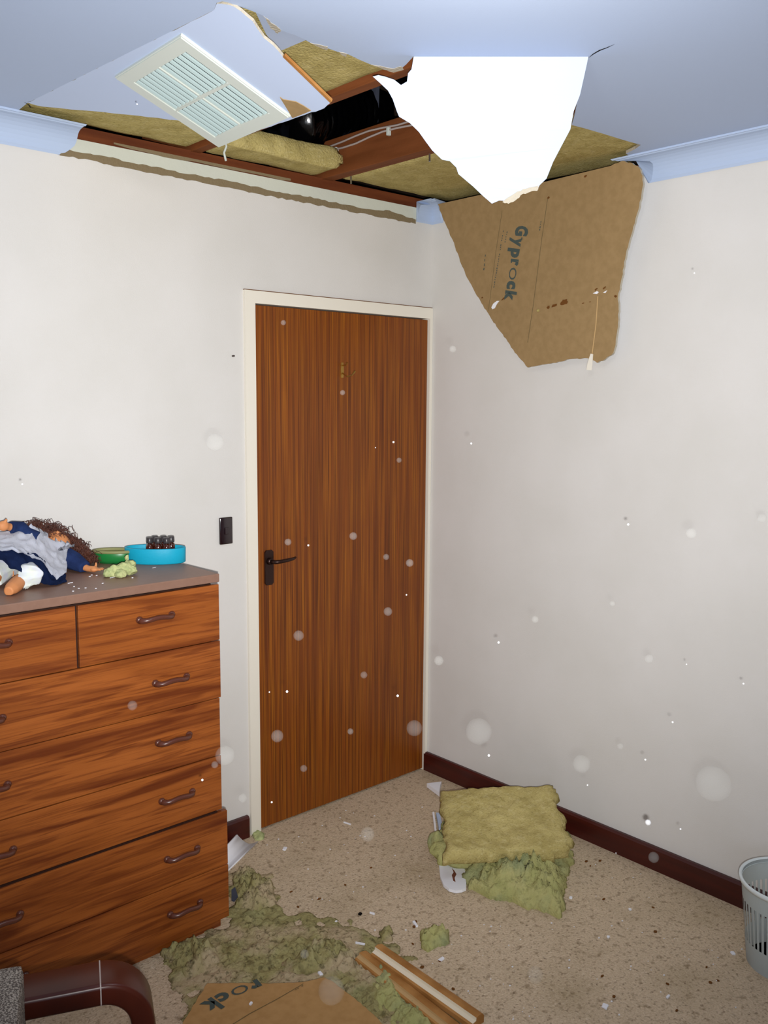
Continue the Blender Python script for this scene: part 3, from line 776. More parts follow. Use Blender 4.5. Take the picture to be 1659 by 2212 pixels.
# green bowl
p = T(246,1215); r = thing('oval_bowl', 'low green oval bowl between the doll and the turquoise tray', 'bowl', (p.x,p.y-.0,DT)); r.rotation_euler = (0,0,-YAW)
bm = bmesh.new(); lathe(bm, [(0,0),(.05,0),(.062,.012),(.068,.034),(.066,.036)], 36, sy=.55); bmesh.ops.remove_doubles(bm, verts=bm.verts, dist=1e-5)
new('bowl_body', bm, 'bowl_green', r, smooth=True)
bm = bmesh.new(); lathe(bm, [(.0675,.034),(.072,.036),(.072,.041),(.066,.044),(.058,.041),(.058,.034),(.0675,.034)], 36, sy=.55)
new('bowl_rim', bm, 'bowl_rim', r, smooth=True)
bm = bmesh.new(); lathe(bm, [(0,.030),(.03,.034),(.060,.033)], 36, sy=.55); bmesh.ops.remove_doubles(bm, verts=bm.verts, dist=1e-5)
new('bowl_filling', bm, 'bowl_inside', r, smooth=True)
# clump of insulation in front of it
bm = bmesh.new()
for px,py,h,rx in ((235,1238,.012,.018),(250,1232,.018,.022),(268,1228,.022,.024),(280,1220,.026,.020),(284,1232,.016,.018),(262,1240,.010,.018),(275,1205,.045,.010),(246,1240,.008,.014)):
    ball(bm, T(px,py,h), (rx,rx*.8,rx*.8), sub=3)
for v in bm.verts: v.co += Vector((nz(v.co,60,1),nz(v.co,60,2),nz(v.co,60,3)))*.007 + Vector((nz(v.co,150,4),nz(v.co,150,5),nz(v.co,150,6)))*.004; v.co.z = max(v.co.z, DT+.001)
o = new('insulation_tuft', bm, 'clump', smooth=True, label='pale green tuft of insulation lying beside the doll\'s hand on the chest', cat='insulation'); remesh(o, .0018, 1); recenter(o)

# ------------------------------------------------------------------ doll
root = thing('doll', 'doll with curly brown hair and white pinafore over navy dress, lying on the chest', 'doll', T(80,1230))
bm = bmesh.new()
D = lambda px, py, y: ony(px, py, y)
head = D(120,1176,-.085)
ball(bm, head, (.044,.046,.042), sub=3)
ball(bm, head+Vector((-.012,-.032,.018)), (.014,.012,.014))     # chin and cheek towards the chest
ball(bm, head+Vector((.0,-.022,.040)), (.006,.007,.007))     # nose
for s in (-1,1): ball(bm, head+Vector((s*.044,.004,.0)), (.006,.009,.011))
chest = D(92,1200,-.12); hip = D(50,1222,-.20)
tube(bm, [head, head.lerp(chest,.5), chest, chest.lerp(hip,.5), hip], [.020,.020,.036,.034,.036], 16)
def limb(pts, rad): tube(bm, pts, rad, 12)
sh_r = D(126,1196,-.12); el_r = T(160,1216,.026); wr_r = T(190,1228,.014); hand_r = T(205,1230,.013)
limb([sh_r, el_r, wr_r, hand_r], [.019,.016,.0095,.010])
ball(bm, hand_r, (.014,.012,.007), sub=2)
ev = Vector((rgt.x,rgt.y,0)).normalized(); gv = Vector((-ev.y,ev.x,0))
for k,(dx,dy,L) in enumerate(((.75,.45,.018),(.95,.15,.020),(.98,-.12,.019),(.88,-.42,.016))):
    q_ = ev*dx+gv*dy; b0 = hand_r+ev*dx*.009+gv*dy*.013; d = (q_+Vector((0,0,.15))).normalized()
    tube(bm, [b0, b0+d*L*.55, b0+d*L+Vector((0,0,-.002))], [.0042,.0038,.003], 8)
tube(bm, [hand_r-ev*.004+gv*.006, hand_r+gv*.012+Vector((0,0,.010)), hand_r+gv*.014+Vector((0,0,.020))], [.0048,.0042,.0034], 8)
sh_l = D(62,1168,-.16); el_l = D(40,1142,-.14); wr_l = D(18,1138,-.15); hand_l = D(7,1136,-.16)
limb([sh_l, el_l, wr_l, hand_l], [.019,.016,.011,.011])
ball(bm, hand_l, (.017,.012,.016), sub=2)
for k in range(4):
    b0 = hand_l-ev*.012+Vector((0,0,-.009+.006*k)); tube(bm, [b0, b0-ev*.012-gv*.006, b0-ev*.016-gv*.016], [.0045,.004,.0033], 8)
tube(bm, [hand_l+ev*.002+Vector((0,0,.008)), hand_l+ev*.012+Vector((0,0,.020))], [.005,.004], 8)
kn1 = T(66,1243,.040); an1 = T(44,1254,.026); toe1 = T(18,1278,.013)
limb([hip+Vector((.02,-.01,0)), kn1, an1], [.026,.024,.018])
tube(bm, [an1+Vector((.004,.004,.004)), an1.lerp(toe1,.35), an1.lerp(toe1,.75), toe1], [.018,.021,.019,.013], 14)
kn2 = T(8,1228,.045); an2 = T(-30,1262,.024)
limb([hip+Vector((-.03,-.01,0)), kn2, an2, T(-55,1285,.012)], [.034,.028,.018,.012])
for v in bm.verts: v.co.z = max(v.co.z, DT+.002)
body = part('doll_body', bm, 'skin', root); remesh(body, .0028, 2)
def loft(rows, th, amp, sc, seed, sub=6):
    """cloth lofted between rows of (px,py,height over the chest)"""
    P = []
    n = 40
    def along(row, t):
        t *= len(row)-1; i = min(int(t), len(row)-2); f = t-i; a, b = row[i], row[i+1]
        return [a[k]+(b[k]-a[k])*f for k in range(3)]
    R_ = []
    for r in range(len(rows)-1):
        for s in range(sub if r < len(rows)-2 else sub+1):
            f = s/sub; line = []
            for j in range(n+1):
                a = along(rows[r], j/n); b = along(rows[r+1], j/n)
                q = [a[k]+(b[k]-a[k])*f for k in range(3)]
                p = D(q[0], q[1], q[2])
                w = nz(p, sc, seed)*amp + nz(p, sc*2.6, seed+2)*amp*.5
                p += Vector((w*.3, -w*.5, w)); p.z = max(p.z, DT+.003); line.append(p)
            R_.append(line)
    bm = bmesh.new(); V = [[bm.verts.new(p) for p in l] for l in R_]
    for i in range(len(V)-1):
        for j in range(n): bm.faces.new([V[i][j],V[i][j+1],V[i+1][j+1],V[i+1][j]])
    bmesh.ops.solidify(bm, geom=bm.faces[:], thickness=th); bmesh.ops.recalc_face_normals(bm, faces=bm.faces); return bm
pin = [[(-40,1152,-.15),(0,1150,-.15),(30,1147,-.15),(58,1142,-.15),(66,1134,-.15),(80,1143,-.15),(100,1160,-.15),(124,1172,-.15),(150,1172,-.14)],
       [(-40,1166,-.20),(0,1164,-.20),(28,1162,-.20),(52,1164,-.20),(72,1166,-.20),(92,1176,-.20),(110,1186,-.19),(126,1192,-.18),(146,1188,-.15)],
       [(-40,1180,-.25),(0,1177,-.25),(25,1176,-.25),(48,1182,-.25),(70,1190,-.25),(90,1200,-.24),(108,1208,-.23),(126,1208,-.22),(143,1208,-.18)],
       [(-40,1188,-.285),(0,1184,-.285),(25,1184,-.285),(48,1191,-.285),(72,1201,-.285),(93,1210,-.28),(108,1224,-.28),(126,1230,-.26),(145,1222,-.22)],
       [(-40,1193,-.30),(0,1189,-.30),(25,1189,-.30),(50,1196,-.30),(75,1207,-.30),(97,1217,-.295),(112,1240,-.30),(124,1250,-.30),(144,1236,-.25)]]
part('pinafore', loft(pin, .003, .006, 45, 3), 'pinafore', root, smooth=True)
skt = [[(-40,1184,-.27),(0,1181,-.27),(25,1182,-.27),(50,1189,-.27),(75,1199,-.27),(97,1211,-.27),(113,1230,-.27),(126,1238,-.26),(142,1232,-.24)],
       [(-40,1198,-.30),(0,1196,-.30),(25,1200,-.30),(50,1210,-.30),(72,1222,-.30),(92,1236,-.30),(110,1250,-.30),(128,1253,-.29),(143,1247,-.27)],
       [(-40,1214,-.32),(0,1213,-.32),(20,1225,-.32),(40,1236,-.32),(60,1246,-.32),(80,1255,-.325),(100,1262,-.33),(122,1264,-.33),(144,1260,-.30)]]
part('dress', loft(skt, .004, .007, 40, 8), 'dress_navy', root, smooth=True, label='navy blue dress')
# sleeves
bm = bmesh.new(); tube(bm, [sh_r+Vector((-.02,0,0)), sh_r.lerp(el_r,.5)+Vector((0,0,.004)), el_r+Vector((0,0,.005)), el_r.lerp(wr_r,.8)], [.026,.030,.029,.021], 18)
for v in bm.verts:
    v.co += Vector((nz(v.co,50,1),nz(v.co,50,2),nz(v.co,50,3)))*.008; v.co.z = max(v.co.z, DT+.0015)
s_ = part('sleeve', bm, 'dress_navy', root); remesh(s_, .003, 2)
bm = bmesh.new(); tube(bm, [sh_l+Vector((.02,0,0)), sh_l.lerp(el_l,.5), el_l, el_l.lerp(wr_l,.85)], [.026,.026,.022,.019], 18)
for v in bm.verts: v.co += Vector((nz(v.co,50,4),nz(v.co,50,2),nz(v.co,50,3)))*.006
s_ = part('sleeve', bm, 'dress_navy', root); remesh(s_, .003, 2)
# collar frill and shoulder frill
bm = bmesh.new()
def frill(a, b, w, k, up):
    A = []; 
    for i in range(k+1):
        f = i/k; p = a.lerp(b, f); z = .006*math.sin(i*1.9)
        A.append((bm.verts.new(p+Vector((0,z,0))), bm.verts.new(p+up*w*(.7+.5*random.random())+Vector((0,z*1.6,z)))))
    for i in range(k): bm.faces.new([A[i][0],A[i+1][0],A[i+1][1],A[i][1]])
frill(D(64,1150,-.15), D(104,1170,-.15), .022, 14, Vector((.25,.1,1)).normalized())
frill(D(104,1174,-.15), D(148,1184,-.14), .016, 12, Vector((.3,.1,.8)).normalized())
frill(D(118,1192,-.17), D(148,1180,-.14), .018, 10, Vector((.5,-.3,.2)).normalized())
bmesh.ops.solidify(bm, geom=bm.faces[:], thickness=.002)
part('frill', bm, 'pinafore', root, smooth=True)
# pantaloon legs
for pts, rr in (([hip.lerp(kn1,.5), kn1, kn1.lerp(an1,.75)], [.030,.034,.031]), ([hip.lerp(kn2,.5), kn2, kn2.lerp(an2,.6)], [.030,.035,.030])):
    bm = bmesh.new(); tube(bm, pts, rr, 18)
    for v in bm.verts: v.co += Vector((nz(v.co,45,1),nz(v.co,45,2),nz(v.co,45,3)))*.010; v.co.z = max(v.co.z, DT+.0015)
    s_ = part('pantaloon_leg', bm, 'pantaloon', root); remesh(s_, .003, 2)
# hair: curls
bm = bmesh.new()
guide = [(30,1142,-.08),(48,1134,-.08),(66,1126,-.08),(88,1124,-.08),(108,1130,-.08),(125,1138,-.08),(142,1150,-.08),(155,1160,-.08),(168,1174,-.09),(182,1188,-.09),(198,1202,-.10)]
for s in range(430):
    g = random.random()**.9*(len(guide)-1.01); i = int(g); f = g-i
    a, b = guide[i], guide[i+1]; q = [a[k]+(b[k]-a[k])*f for k in range(3)]
    yy = q[2]+random.uniform(-.035,.05); c = D(q[0]+random.uniform(-6,6), q[1]+random.uniform(-3,10), yy)
    c.z = DT+.006+(c.z-DT-.006)*random.uniform(.25,1)**.5
    d = Vector((random.uniform(.3,1),random.uniform(-.3,.6),random.uniform(-.5,.25))).normalized()
    L = random.uniform(.03,.065); rc = random.uniform(.004,.011); u_ = d.orthogonal().normalized(); w_ = d.cross(u_); ph = random.random()*6; tw = random.uniform(2.5,4.5)
    pts = []
    for k in range(22):
        tt = k/21; pp_ = c+d*(L*(tt-.4))+(u_*math.cos(ph+tt*tw*6.28)+w_*math.sin(ph+tt*tw*6.28))*rc*(.5+tt*.6)
        pp_.z = max(pp_.z, DT+.002); pp_.y = min(pp_.y, -.02); pts.append(pp_)
    tube(bm, pts, .0009, 3, cap=False)
for q in guide[:10]:
    e_ = D(q[0]+2,q[1]+22,-.065); hh_ = max(.012,(e_.z-DT)/2); ball(bm, (e_.x,e_.y,DT+hh_), (.026,.026,hh_), sub=2)
part('hair', bm, 'hair_brown', root, smooth=True)
# plaster flecks on the chest top
def fleck(px, py, z, L, w, ang, label, group=None, m='plaster_bit', name='plaster_fleck', cat='debris', h=None):
    p = onz(px, py, z); bm = boxo((-L/2,-w/2,.0005),(L/2,w/2,h or w*.6),w*.15)
    for v in bm.verts: v.co.x += random.uniform(-.1,.1)*w; v.co.y += random.uniform(-.15,.15)*w
    o = new(name, bm, m, label=label, cat=cat, group=group); o.location = (p.x,p.y,z); o.rotation_euler = (0,0,ang); return o
fleck(243,1248,DT,.020,.003,.35,'white plaster sliver in front of the insulation tuft on the chest')
fleck(333,1227,DT,.014,.003,.3,'white plaster sliver in front of the turquoise tray')
fleck(152,1260,DT,.018,.004,.45,'white plaster sliver beside the navy dress hem')
for px,py in ((185,1271),(222,1261),(160,1268),(158,1278),(207,1272),(194,1246),(198,1243),(286,1249),(209,1244),(170,1272)):
    fleck(px,py,DT,.005,.004,random.random()*3,'tiny white crumb of plaster on top of the chest','plaster crumbs on the chest top')

# ------------------------------------------------------------------ fallen batts by the skirting
def fl_(px, py, z=0): return onz(px, py, z)
q = [fl_(950,1700,.20), fl_(1192,1692,.23), fl_(1236,1832,.12), fl_(962,1848,.12)]
bm = bmesh.new(); batt(bm, q, .055, 44, .014, 11, .022)
for v in bm.verts: v.co.x = min(v.co.x, -.022)
o = new('insulation_batt', bm, 'insulation', smooth=True, label='yellow insulation batt on top of the pile by the right skirting', cat='insulation'); recenter(o)
poly = [fl_(*p) for p in ((930,1850),(975,1855),(1005,1890),(1010,1925),(1060,1945),(1110,1956),(1160,1970),(1213,1988),(1224,1940),(1232,1890),(1238,1830),(1210,1780),(1150,1740),(1000,1735),(945,1790))]
poly = [(min(p.x,-.03),p.y) for p in poly]
o = new('insulation_batt', mound(poly, .075, 0, .009, 5, .10, .55, .03), 'insulation_green', smooth=True, label='greenish crumpled insulation batt at the bottom of the pile by the right skirting', cat='insulation'); recenter(o)
bm = bmesh.new()
for px,py,h,r_ in ((945,1818,.045,.042),(952,1838,.04,.038),(962,1852,.03,.035),(985,1858,.03,.035),(1010,1862,.03,.03)):
    ball(bm, fl_(px,py,h), (r_,r_,r_*.8), sub=3)
for v in bm.verts: v.co += Vector((nz(v.co,30,1),nz(v.co,30,2),nz(v.co,30,3)))*.014; v.co.z = max(.003, v.co.z)
o = new('insulation_tuft', bm, 'insulation_green', smooth=True, label='green insulation tuft bulging out at the left of the batt pile', cat='insulation'); remesh(o,.006,1); recenter(o)
# white plastic piece
pts = [(947,1852),(1002,1866),(1007,1895),(1007,1918),(998,1922),(985,1924),(970,1920),(958,1910),(951,1893)]
r = thing('plastic_bracket', 'white rounded plastic piece with a rusty mark sticking out under the batt pile', 'bracket', fl_(980,1895))
part('bracket_plate', sheet([fl_(*p,.012) for p in pts], (0,0,1), .010), ['plaster_bit']*3, r)
part('rust_mark', sheet([fl_(px,py,.0128) for px,py in ((976,1875),(981,1880),(986,1888),(982,1896),(984,1905),(979,1902),(976,1890),(980,1884))], (0,0,1), .0008), ['rust']*3, r)
def slab(name, pts, z, th, m, label, cat='plasterboard'):
    return recenter(new(name, sheet([fl_(*p,z) for p in pts], (0,0,1), th), [m]*3, label=label, cat=cat))
slab('cornice_fragment', [(922,1692),(954,1688),(951,1696),(949,1712)], .02, .018, 'plaster_bit', 'white triangular plaster fragment poking out behind the batt pile', 'cornice')
slab('plaster_strip', [(934,1754),(938,1753),(943,1794),(939,1796)], .012, .010, 'plaster_bit', 'thin white strip left of the batt pile, outer of the two')
slab('plaster_strip', [(942,1755),(950,1756),(957,1790),(948,1788)], .012, .010, 'cornice_paint', 'pale blue-white strip left of the batt pile, tucked against it')

# flattened insulation scattered over the carpet
poly = [fl_(*p) for p in ((497,1985),(500,1885),(560,1890),(598,1925),(606,1965),(640,1985),(690,1985),(760,1990),(800,2010),(845,2040),(900,2100),(960,2170),(1020,2240),(700,2300),(420,2300),(400,2150),(345,2075),(352,2055),(430,2015),(470,1998)) ]
poly = [(p.x,p.y) for p in poly]
o = new('insulation_mat', mound(poly, .011, 0, .0065, 21, .14, 1.0, .08), 'insulation_dirty', smooth=True,
    label='flattened dirty green insulation spread over the carpet in front of the chest', cat='insulation', kind='stuff'); recenter(o)
for i,(pp,h,mm,lb) in enumerate((
    (((800,2075),(830,2085),(870,2130),(910,2180),(950,2235),(860,2240),(800,2170)), .024, 'insulation_green', 'greenish insulation clump between the brown floor board and the wood mouldings'),
    (((602,2085),(628,2080),(680,2040),(735,2040),(770,2070),(770,2110),(700,2110),(640,2115)), .035, 'insulation_dirty', 'brown-green insulation clump above the brown floor board'),
    (((345,2062),(370,2050),(460,2040),(480,2085),(440,2110),(395,2115)), .04, 'insulation_dirty', 'insulation clump at the foot of the chest beside the armchair'),
    (((500,1890),(545,1888),(590,1915),(600,1960),(560,1975),(505,1965)), .035, 'insulation_dirty', 'insulation clump right of the chest corner'),
    (((905,2018),(925,2010),(950,2015),(975,2022),(968,2040),(940,2050),(925,2062),(908,2045)), .035, 'insulation_green', 'small green insulation tuft alone on the carpet near the wood mouldings'),
    (((815,2012),(840,2008),(856,2020),(850,2035),(820,2035)), .03, 'insulation_dirty', 'brown insulation tuft behind the tips of the wood mouldings'),
    (((548,1800),(560,1795),(574,1803),(570,1815),(552,1816)), .02, 'clump', 'small yellow tuft at the foot of the door frame'))):
    poly = [fl_(*p) for p in pp]; o = new('insulation_tuft', mound([(p.x,p.y) for p in poly], h, 0, .006, 31+i, .05, .9, .015), mm, smooth=True, label=lb, cat='insulation'); recenter(o)
# blue-grey shred
slab('plastic_shred', [(500,1922),(508,1916),(514,1936),(506,1946),(500,1944)], .045, .004, 'roof_tile', 'small blue-grey shred right of the chest bottom corner', 'shred')

# ------------------------------------------------------------------ fallen brown board in the foreground
ZB = .06
r = thing('fallen_board', 'broken brown plasterboard sheet lying printed side up in the foreground', 'plasterboard', fl_(620,2180,0))
GB = lambda px, py: onz(px, py, ZB)
pts = [(448,2124),(520,2123),(590,2124),(655,2121),(700,2111),(724,2124),(752,2146),(790,2176),(826,2212),(850,2240),(880,2300),(360,2300),(395,2208),(425,2160)]
part('board', sheet(jag([GB(*p) for p in pts], .002, .015, (0,0,1)), (0,0,1), .012), ['paper_orange','board_white','gypsum'], r)
nb = Vector((0,0,1))
glyphs('k', 1, .055, GB, nb, (458,2156),(432,2172),(478,2180), 'ink','printed_letter', r)
glyphs('c', 1, .055, GB, nb, (487,2142),(463,2154),(500,2162), 'ink','printed_letter', r)
glyphs('o', 1, -.012, GB, nb, (528,2125),(494,2140),(544,2150), 'ink','printed_letter', r)
glyphs('r', 1, .055, GB, nb, (556,2117),(534,2126),(568,2136), 'ink','printed_letter', r)
bm = bmesh.new(); strip(bm, GB, nb, [(655,2126),(600,2158),(540,2190),(500,2215)], .0022, .0012); part('printed_line', bm, 'ink_faint', r)
ticks(GB, nb, (655,2130),(636,2140), 4, .004, 'ink_faint', r)
new('yellow_disc', bmesh.new(), 'insulation') if False else None

# ------------------------------------------------------------------ wood mouldings
def moulding(a, b, w, h, m1, m2, label, zb=.0, stripe=True):
    A, B = Vector(a), Vector(b); A.z = B.z = zb; d = (B-A); L = d.length; d.normalize(); s = Vector((-d.y,d.x,0)).normalized()
    if s.dot(Vector((1,1,0))) < 0: s = -s
    up = Vector((0,0,1)); prof = [(-w/2,0),(-w/2,h*.45),(-w/2+.006,h*.55),(-w*.12,h*.62),(-w*.10,h*.9),(w*.1,h),(w*.38,h*.95),(w/2,h*.7),(w/2,0)]
    bm = bmesh.new(); rA, rB = [], []
    for i,(x,z) in enumerate(prof):
        rA.append(bm.verts.new(A+s*x+up*z+d*(.012*abs(x)/w))); rB.append(bm.verts.new(B+s*x+up*z))
    for i in range(len(prof)):
        j = (i+1)%len(prof); f = bm.faces.new([rA[i],rA[j],rB[j],rB[i]]); f.material_index = 1 if (i in (2,3) and stripe) else 0
    bm.faces.new(rA); bm.faces.new(rB[::-1]); bmesh.ops.recalc_face_normals(bm, faces=bm.faces)
    return recenter(new('wood_moulding', bm, [m1,m2], label=label, cat='moulding'))
moulding(onz(812,2046,.045), onz(1032,2200,.045), .050, .030, 'batten_wood', 'batten_pale', 'upper of two long brown wood mouldings with a cream stripe on the carpet', zb=.022)
moulding(onz(778,2056,.03), onz(1010,2240,.03), .048, .018, 'batten_wood', 'batten_light', 'lower of two long brown wood mouldings, half covered by the upper one', zb=.012)
moulding(onz(905,2160,.010), onz(1000,2262,.010), .055, .018, 'batten_light', 'batten_light', 'pale wood strip at the bottom edge, left of the two mouldings', stripe=False)

# fallen cornice piece between chest and door frame
bm = bmesh.new(); f0, f1 = onz(484,1888,.004), onz(558,1818,.004); g0, g1 = onz(478,1840,.055), onz(512,1802,.055)
ra, rb = [], []
for i in range(10):
    t_ = i/9; sag = Vector((0,0,-.022*math.sin(math.pi*t_)))
    ra.append(bm.verts.new(f0.lerp(g0,t_)+sag*.9+Vector((0,0,.0)))); rb.append(bm.verts.new(f1.lerp(g1,t_)+sag+(g1-f1).normalized().cross(Vector((0,0,1)))*random.uniform(-.006,.006)))
for v in ra+rb: v.co.z = max(v.co.z, .003)
for i in range(9): bm.faces.new([ra[i],rb[i],rb[i+1],ra[i+1]])
bmesh.ops.recalc_face_normals(bm, faces=bm.faces)
if bm.faces[:][0].normal.z < 0: bmesh.ops.reverse_faces(bm, faces=bm.faces)
bmesh.ops.solidify(bm, geom=bm.faces[:], thickness=.006); bmesh.ops.recalc_face_normals(bm, faces=bm.faces)
recenter(new('cornice_fragment', bm, 'plaster_bit', smooth=True, label='white curved cornice piece on the floor between the chest and the door frame', cat='cornice'))

# ------------------------------------------------------------------ crumbs on the carpet
fl2 = [(897,1998,.032,.008,1.15,'white plaster stick on the carpet left of the green tuft'),(953,2074,.020,.009,.1,'short white plaster piece right of the wood mouldings'),
       (750,1780,.034,.004,-1.3,'thin white splinter on the carpet in front of the door'),(615,1835,.020,.013,.7,'white plaster chip on the carpet near the door frame'),
       (804,1975,.018,.005,-1.2,'faint white splinter beside the dark speck'),(936,2005,.012,.003,-.9,'tiny white splinter above the small green tuft'),
       (778,2040,.03,.004,-1.0,'curved white sliver at the left tip of the lower moulding'),(692,2105,.016,.010,1.3,'white chip at the top edge of the brown floor board'),
       (1583,2061,.014,.010,.9,'bright plaster chip on the carpet in front of the basket'),(1307,2176,.018,.014,.3,'pale plaster chip at the lower right of the carpet'),
       (1233,1941,.012,.009,.4,'pale chip on the carpet right of the batt pile'),(1361,1966,.009,.007,1.2,'pale crumb beneath the right skirting'),
       (1314,2026,.010,.007,.2,'pale crumb in the middle of the right carpet'),(1443,2155,.014,.006,.1,'pale flake near the bottom right of the carpet'),
       (1336,1844,.024,.003,-.5,'thin white sliver against the right skirting'),(726,1993,.008,.006,.4,'pale crumb left of the dark speck'),
       (661,2061,.014,.012,.5,'round pale plaster chip on the dirty insulation'),(542,2170,.010,.006,.5,'tiny plaster crumb on the brown floor board')]
for px,py,L,w,a,lb in fl2:
    zz = .0
    if lb.startswith('tiny plaster crumb on'): zz = ZB
    if 'dirty insulation' in lb: zz = .03
    if 'left tip' in lb or 'top edge of the brown' in lb: zz = .03
    fleck(px,py,zz,L,w,a,lb,h=.006,name='plaster_chip')
fleck(778,1976,0,.011,.010,.4,'small black speck in the middle of the carpet',m='dark_bit',name='black_speck',h=.006)
bm = bmesh.new()
for i in range(170):
    px, py = random.uniform(560,1640), random.uniform(1700,2212)
    p = fl_(px,py)
    if p.x > -.03 or p.y > -.03: continue
    if 930 < px < 1240 and py < 1990: continue
    s = random.choice((.0012,.0016,.0022)); box(bm, (p.x-s,p.y-s,.001), (p.x+s,p.y+s*random.uniform(.5,1),.001+s))
new('plaster_crumbs', bm, 'plaster_bit', label='fine white plaster crumbs sprinkled over the carpet', cat='debris', kind='stuff')
bm = bmesh.new()
for i in range(36):
    px, py = random.uniform(600,1640), random.uniform(1850,2212); p = fl_(px,py)
    if p.x > -.04 or (930 < px < 1240 and py < 2000): continue
    ball(bm, (p.x,p.y,.002), (random.uniform(.003,.009),random.uniform(.003,.007),.003), sub=1)
new('brown_crumbs', bm, 'stain', label='dark brown crumbs scattered over the carpet', cat='debris', kind='stuff')

# ------------------------------------------------------------------ waste basket
bc = Vector((-.205,-1.762,0)); RT, RB, BH = .140, .112, .265
r = thing('waste_basket', 'white slotted plastic waste basket standing by the right wall', 'basket', bc)
bm = bmesh.new(); seg = 96; zz = [0,.004,.06,.075,.20,.212,BH]
def rad(z): return RB+(RT-RB)*z/BH
rings = []
for z in zz: rings.append([bm.verts.new((rad(z)*math.cos(2*math.pi*k/seg), rad(z)*math.sin(2*math.pi*k/seg), z)) for k in range(seg)])
for i in range(len(zz)-1):
    for k in range(seg):
        if i == 3 and k%2 == 0: continue
        bm.faces.new([rings[i][k],rings[i][(k+1)%seg],rings[i+1][(k+1)%seg],rings[i+1][k]])
bm.faces.new(rings[0][::-1])
bmesh.ops.solidify(bm, geom=bm.faces[:], thickness=.0025); new('basket_wall', bm, 'basket_plastic', r)
bm = bmesh.new(); lathe(bm, [(RT-.003,BH-.012),(RT+.004,BH-.012),(RT+.007,BH-.004),(RT+.006,BH+.003),(RT+.001,BH+.004),(RT-.003,BH)], 96)
new('basket_rim', bm, 'basket_plastic', r, smooth=True)

# ------------------------------------------------------------------ bentwood armchair in the near left corner
AZ = .60
a0 = onz(-60,2152,AZ); a1 = onz(216,2100,AZ); dd = (a1-a0); dd.z = 0; dd.normalize(); ss = Vector((-dd.y,dd.x,0))
r = thing('armchair', 'bentwood armchair with glossy dark red-brown arm and grey woven cushion', 'armchair', (a0.x,a0.y-.25,0))
def ribbon(path, w, th, side):
    bm = bmesh.new(); rings = []
    for i,p in enumerate(path):
        t_ = (path[min(i+1,len(path)-1)]-path[max(i-1,0)]).normalized(); nn = side.cross(t_).normalized()
        if i == 0: n0 = nn
        ring_ = []
        for k in range(16):
            q_, a = k//4, math.radians(90*(k//4)+30*(k%4)); rc = .009
            ex_ = (w/2-rc)*(1,-1,-1,1)[q_]+rc*math.cos(a); ey_ = (th/2-rc)*(1,1,-1,-1)[q_]+rc*math.sin(a)
            ring_.append(bm.verts.new(p+side*ex_+nn*ey_))
        rings.append(ring_)
    for i in range(len(rings)-1):
        for k in range(16): bm.faces.new([rings[i][k],rings[i][(k+1)%16],rings[i+1][(k+1)%16],rings[i+1][k]])
    bm.faces.new(rings[0][::-1]); bm.faces.new(rings[-1]); bmesh.ops.recalc_face_normals(bm, faces=bm.faces); return bm
TH = .044
def bent(off):
    path = [a0+ss*off+dd*((a1-a0).length*i/10)+Vector((0,0,-TH/2)) for i in range(11)]
    e = path[-1]; R_ = .075
    for i in range(1,11):
        a = math.radians(84*i/10); path.append(e+dd*(R_*math.sin(a))-Vector((0,0,R_*(1-math.cos(a)))))
    e = path[-1]; dn = (dd*math.cos(math.radians(84))-Vector((0,0,math.sin(math.radians(84))))).normalized()
    for i in range(1,8): path.append(e+dn*((e.z-.03)/-dn.z)*i/7)
    return path
pa = bent(0); part('armrest', ribbon(pa, .088, TH, ss), 'chair_wood', r, smooth=True)
pb = bent(-.62); part('armrest', ribbon(pb, .088, TH, ss), 'chair_wood', r, smooth=True)
tip = a1
bm = bmesh.new(); part('arm_joint', ribbon([tip+Vector((0,0,-TH/2))-dd*.0012, tip+Vector((0,0,-TH/2))+dd*.0012], .0892, TH+.0012, ss), 'cable_grey', r, label='thin pale joint line across the armrest')
e = pa[-1]; base = [Vector((e.x,e.y,.02))+ss*(-.62*i/10) for i in range(11)]
part('base_rail', tube(bmesh.new(), base, .016, 10), 'chair_wood', r, smooth=True)
for off in (0,-.62):
    s0 = a0+ss*off; s0.z = 0; e0 = pa[-1]+ss*off
    part('base_runner', ribbon([Vector((s0.x,s0.y,.018))+dd*.0, Vector((s0.x,s0.y,.018)).lerp(Vector((e0.x,e0.y,.018)),.5), Vector((e0.x,e0.y,.018))], .05, .03, ss), 'chair_wood', r, smooth=True)
    part('back_leg', ribbon([Vector((s0.x,s0.y,.03)), Vector((s0.x,s0.y,.3)), Vector((s0.x,s0.y,AZ-TH*.6))], .05, .034, ss), 'chair_wood', r, smooth=True)
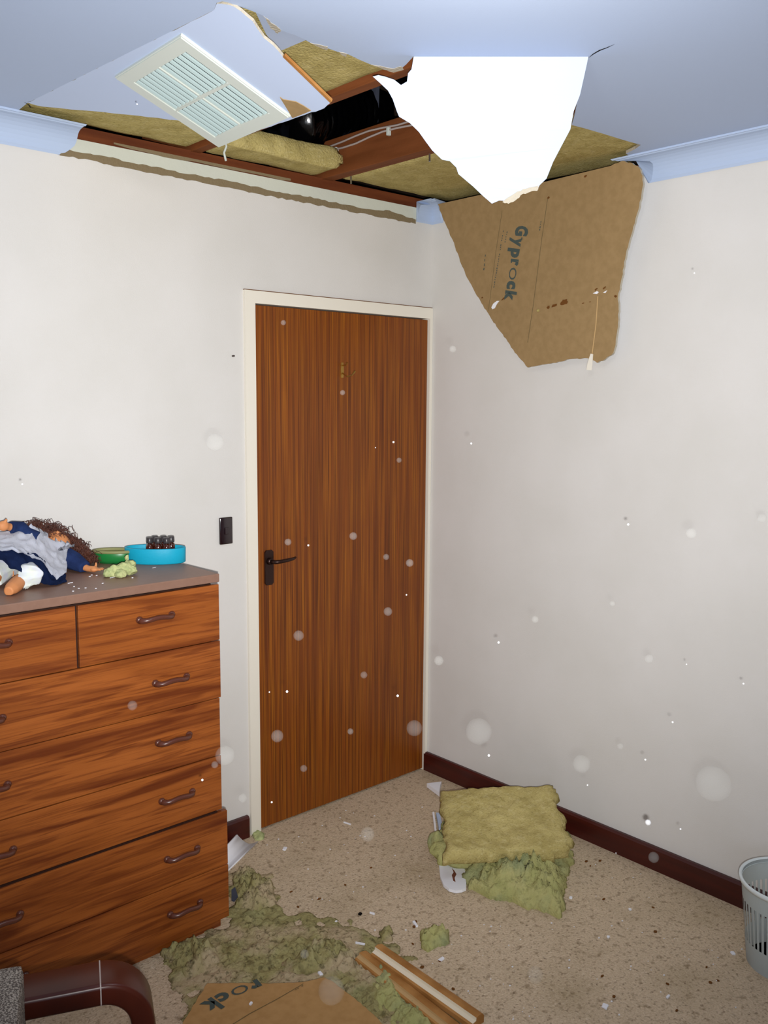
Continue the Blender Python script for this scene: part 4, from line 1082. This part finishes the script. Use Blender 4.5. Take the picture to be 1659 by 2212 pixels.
# cushion back seen at the frame edge, woven fabric
cA = onz(51,2079,.66); M = Matrix.Translation(cA) @ Matrix(((dd.x,ss.x,0,0),(dd.y,ss.y,0,0),(0,0,1,0),(0,0,0,1)))
bm = bmesh.new(); box(bm, (-.16,-.56,-.34),(0,0,0), .014, M=M); part('back_cushion', bm, 'chair_fabric', r, label='grey woven backrest')
bm = bmesh.new(); box(bm, (-.02,-.58,-.30),(.26,-.05,-.20), .02, M=M); part('seat_cushion', bm, 'chair_fabric', r, label='grey woven seat')

# ------------------------------------------------------------------ dust in the air, lit by the flash
motes = [(948,1427,11),(1402,1423,10),(838,1321,10),(620,1494,5),(656,1660,8),(587,1733,4),(622,1171,8),(862,994,6),(978,754,8),(757,1580,7),(1056,1632,5),(1357,1133,5),(1394,1641,4),(1493,1152,12),(1646,1119,10),(524,1724,10),(464,1652,8),(1077,1388,5),(1323,1304,6),(740,848,6),(850,955,4),(834,1203,7),(612,697,6),(1269,1696,3),(1500,590,3),(1606,1477,4),(1453,1560,4),(1483,1435,3),(859,1503,5),(582,1495,3),(658,2061,10),(1156,2106,18),(296,225,3),(878,1285,3),(811,967,2),(48,1046,4),(1018,958,4),(1400,1777,12),(1470,1791,4),(486,1632,22),(1541,1693,40),(1034,1580,30),(1256,1650,20),(716,2140,30),(895,1573,18),(645,1373,12),(763,1158,9),(786,1458,8),(794,1802,16),(1156,1338,8),(885,1216,9),(464,955,20),(286,1524,11),(599,1590,14),(666,1178,4),(437,1685,5),(1412,1852,12),(1340,1612,7)]
solid = bmesh.new(); soft = bmesh.new()
for i,(px,py,rr) in enumerate(motes):
    z = 1.9+.45*((i*37)%10)/10; P = CAM+ray(px,py)*z
    small = rr < 6 or (px,py) in ((1400,1777),)
    ball(solid if small else soft, P, rr/FPX*z*(.55 if small else .95), sub=2 if small else 3)
mat('dust_glow', 'F4F6F0', .9, .05, alpha=.045)
new('airborne_dust', solid, 'dust', smooth=True, label='small bright dust specks floating in the air', cat='dust', kind='stuff')
new('airborne_dust', soft, 'dust_glow', smooth=True, label='faint round translucent dust motes floating in the air', cat='dust', kind='stuff')
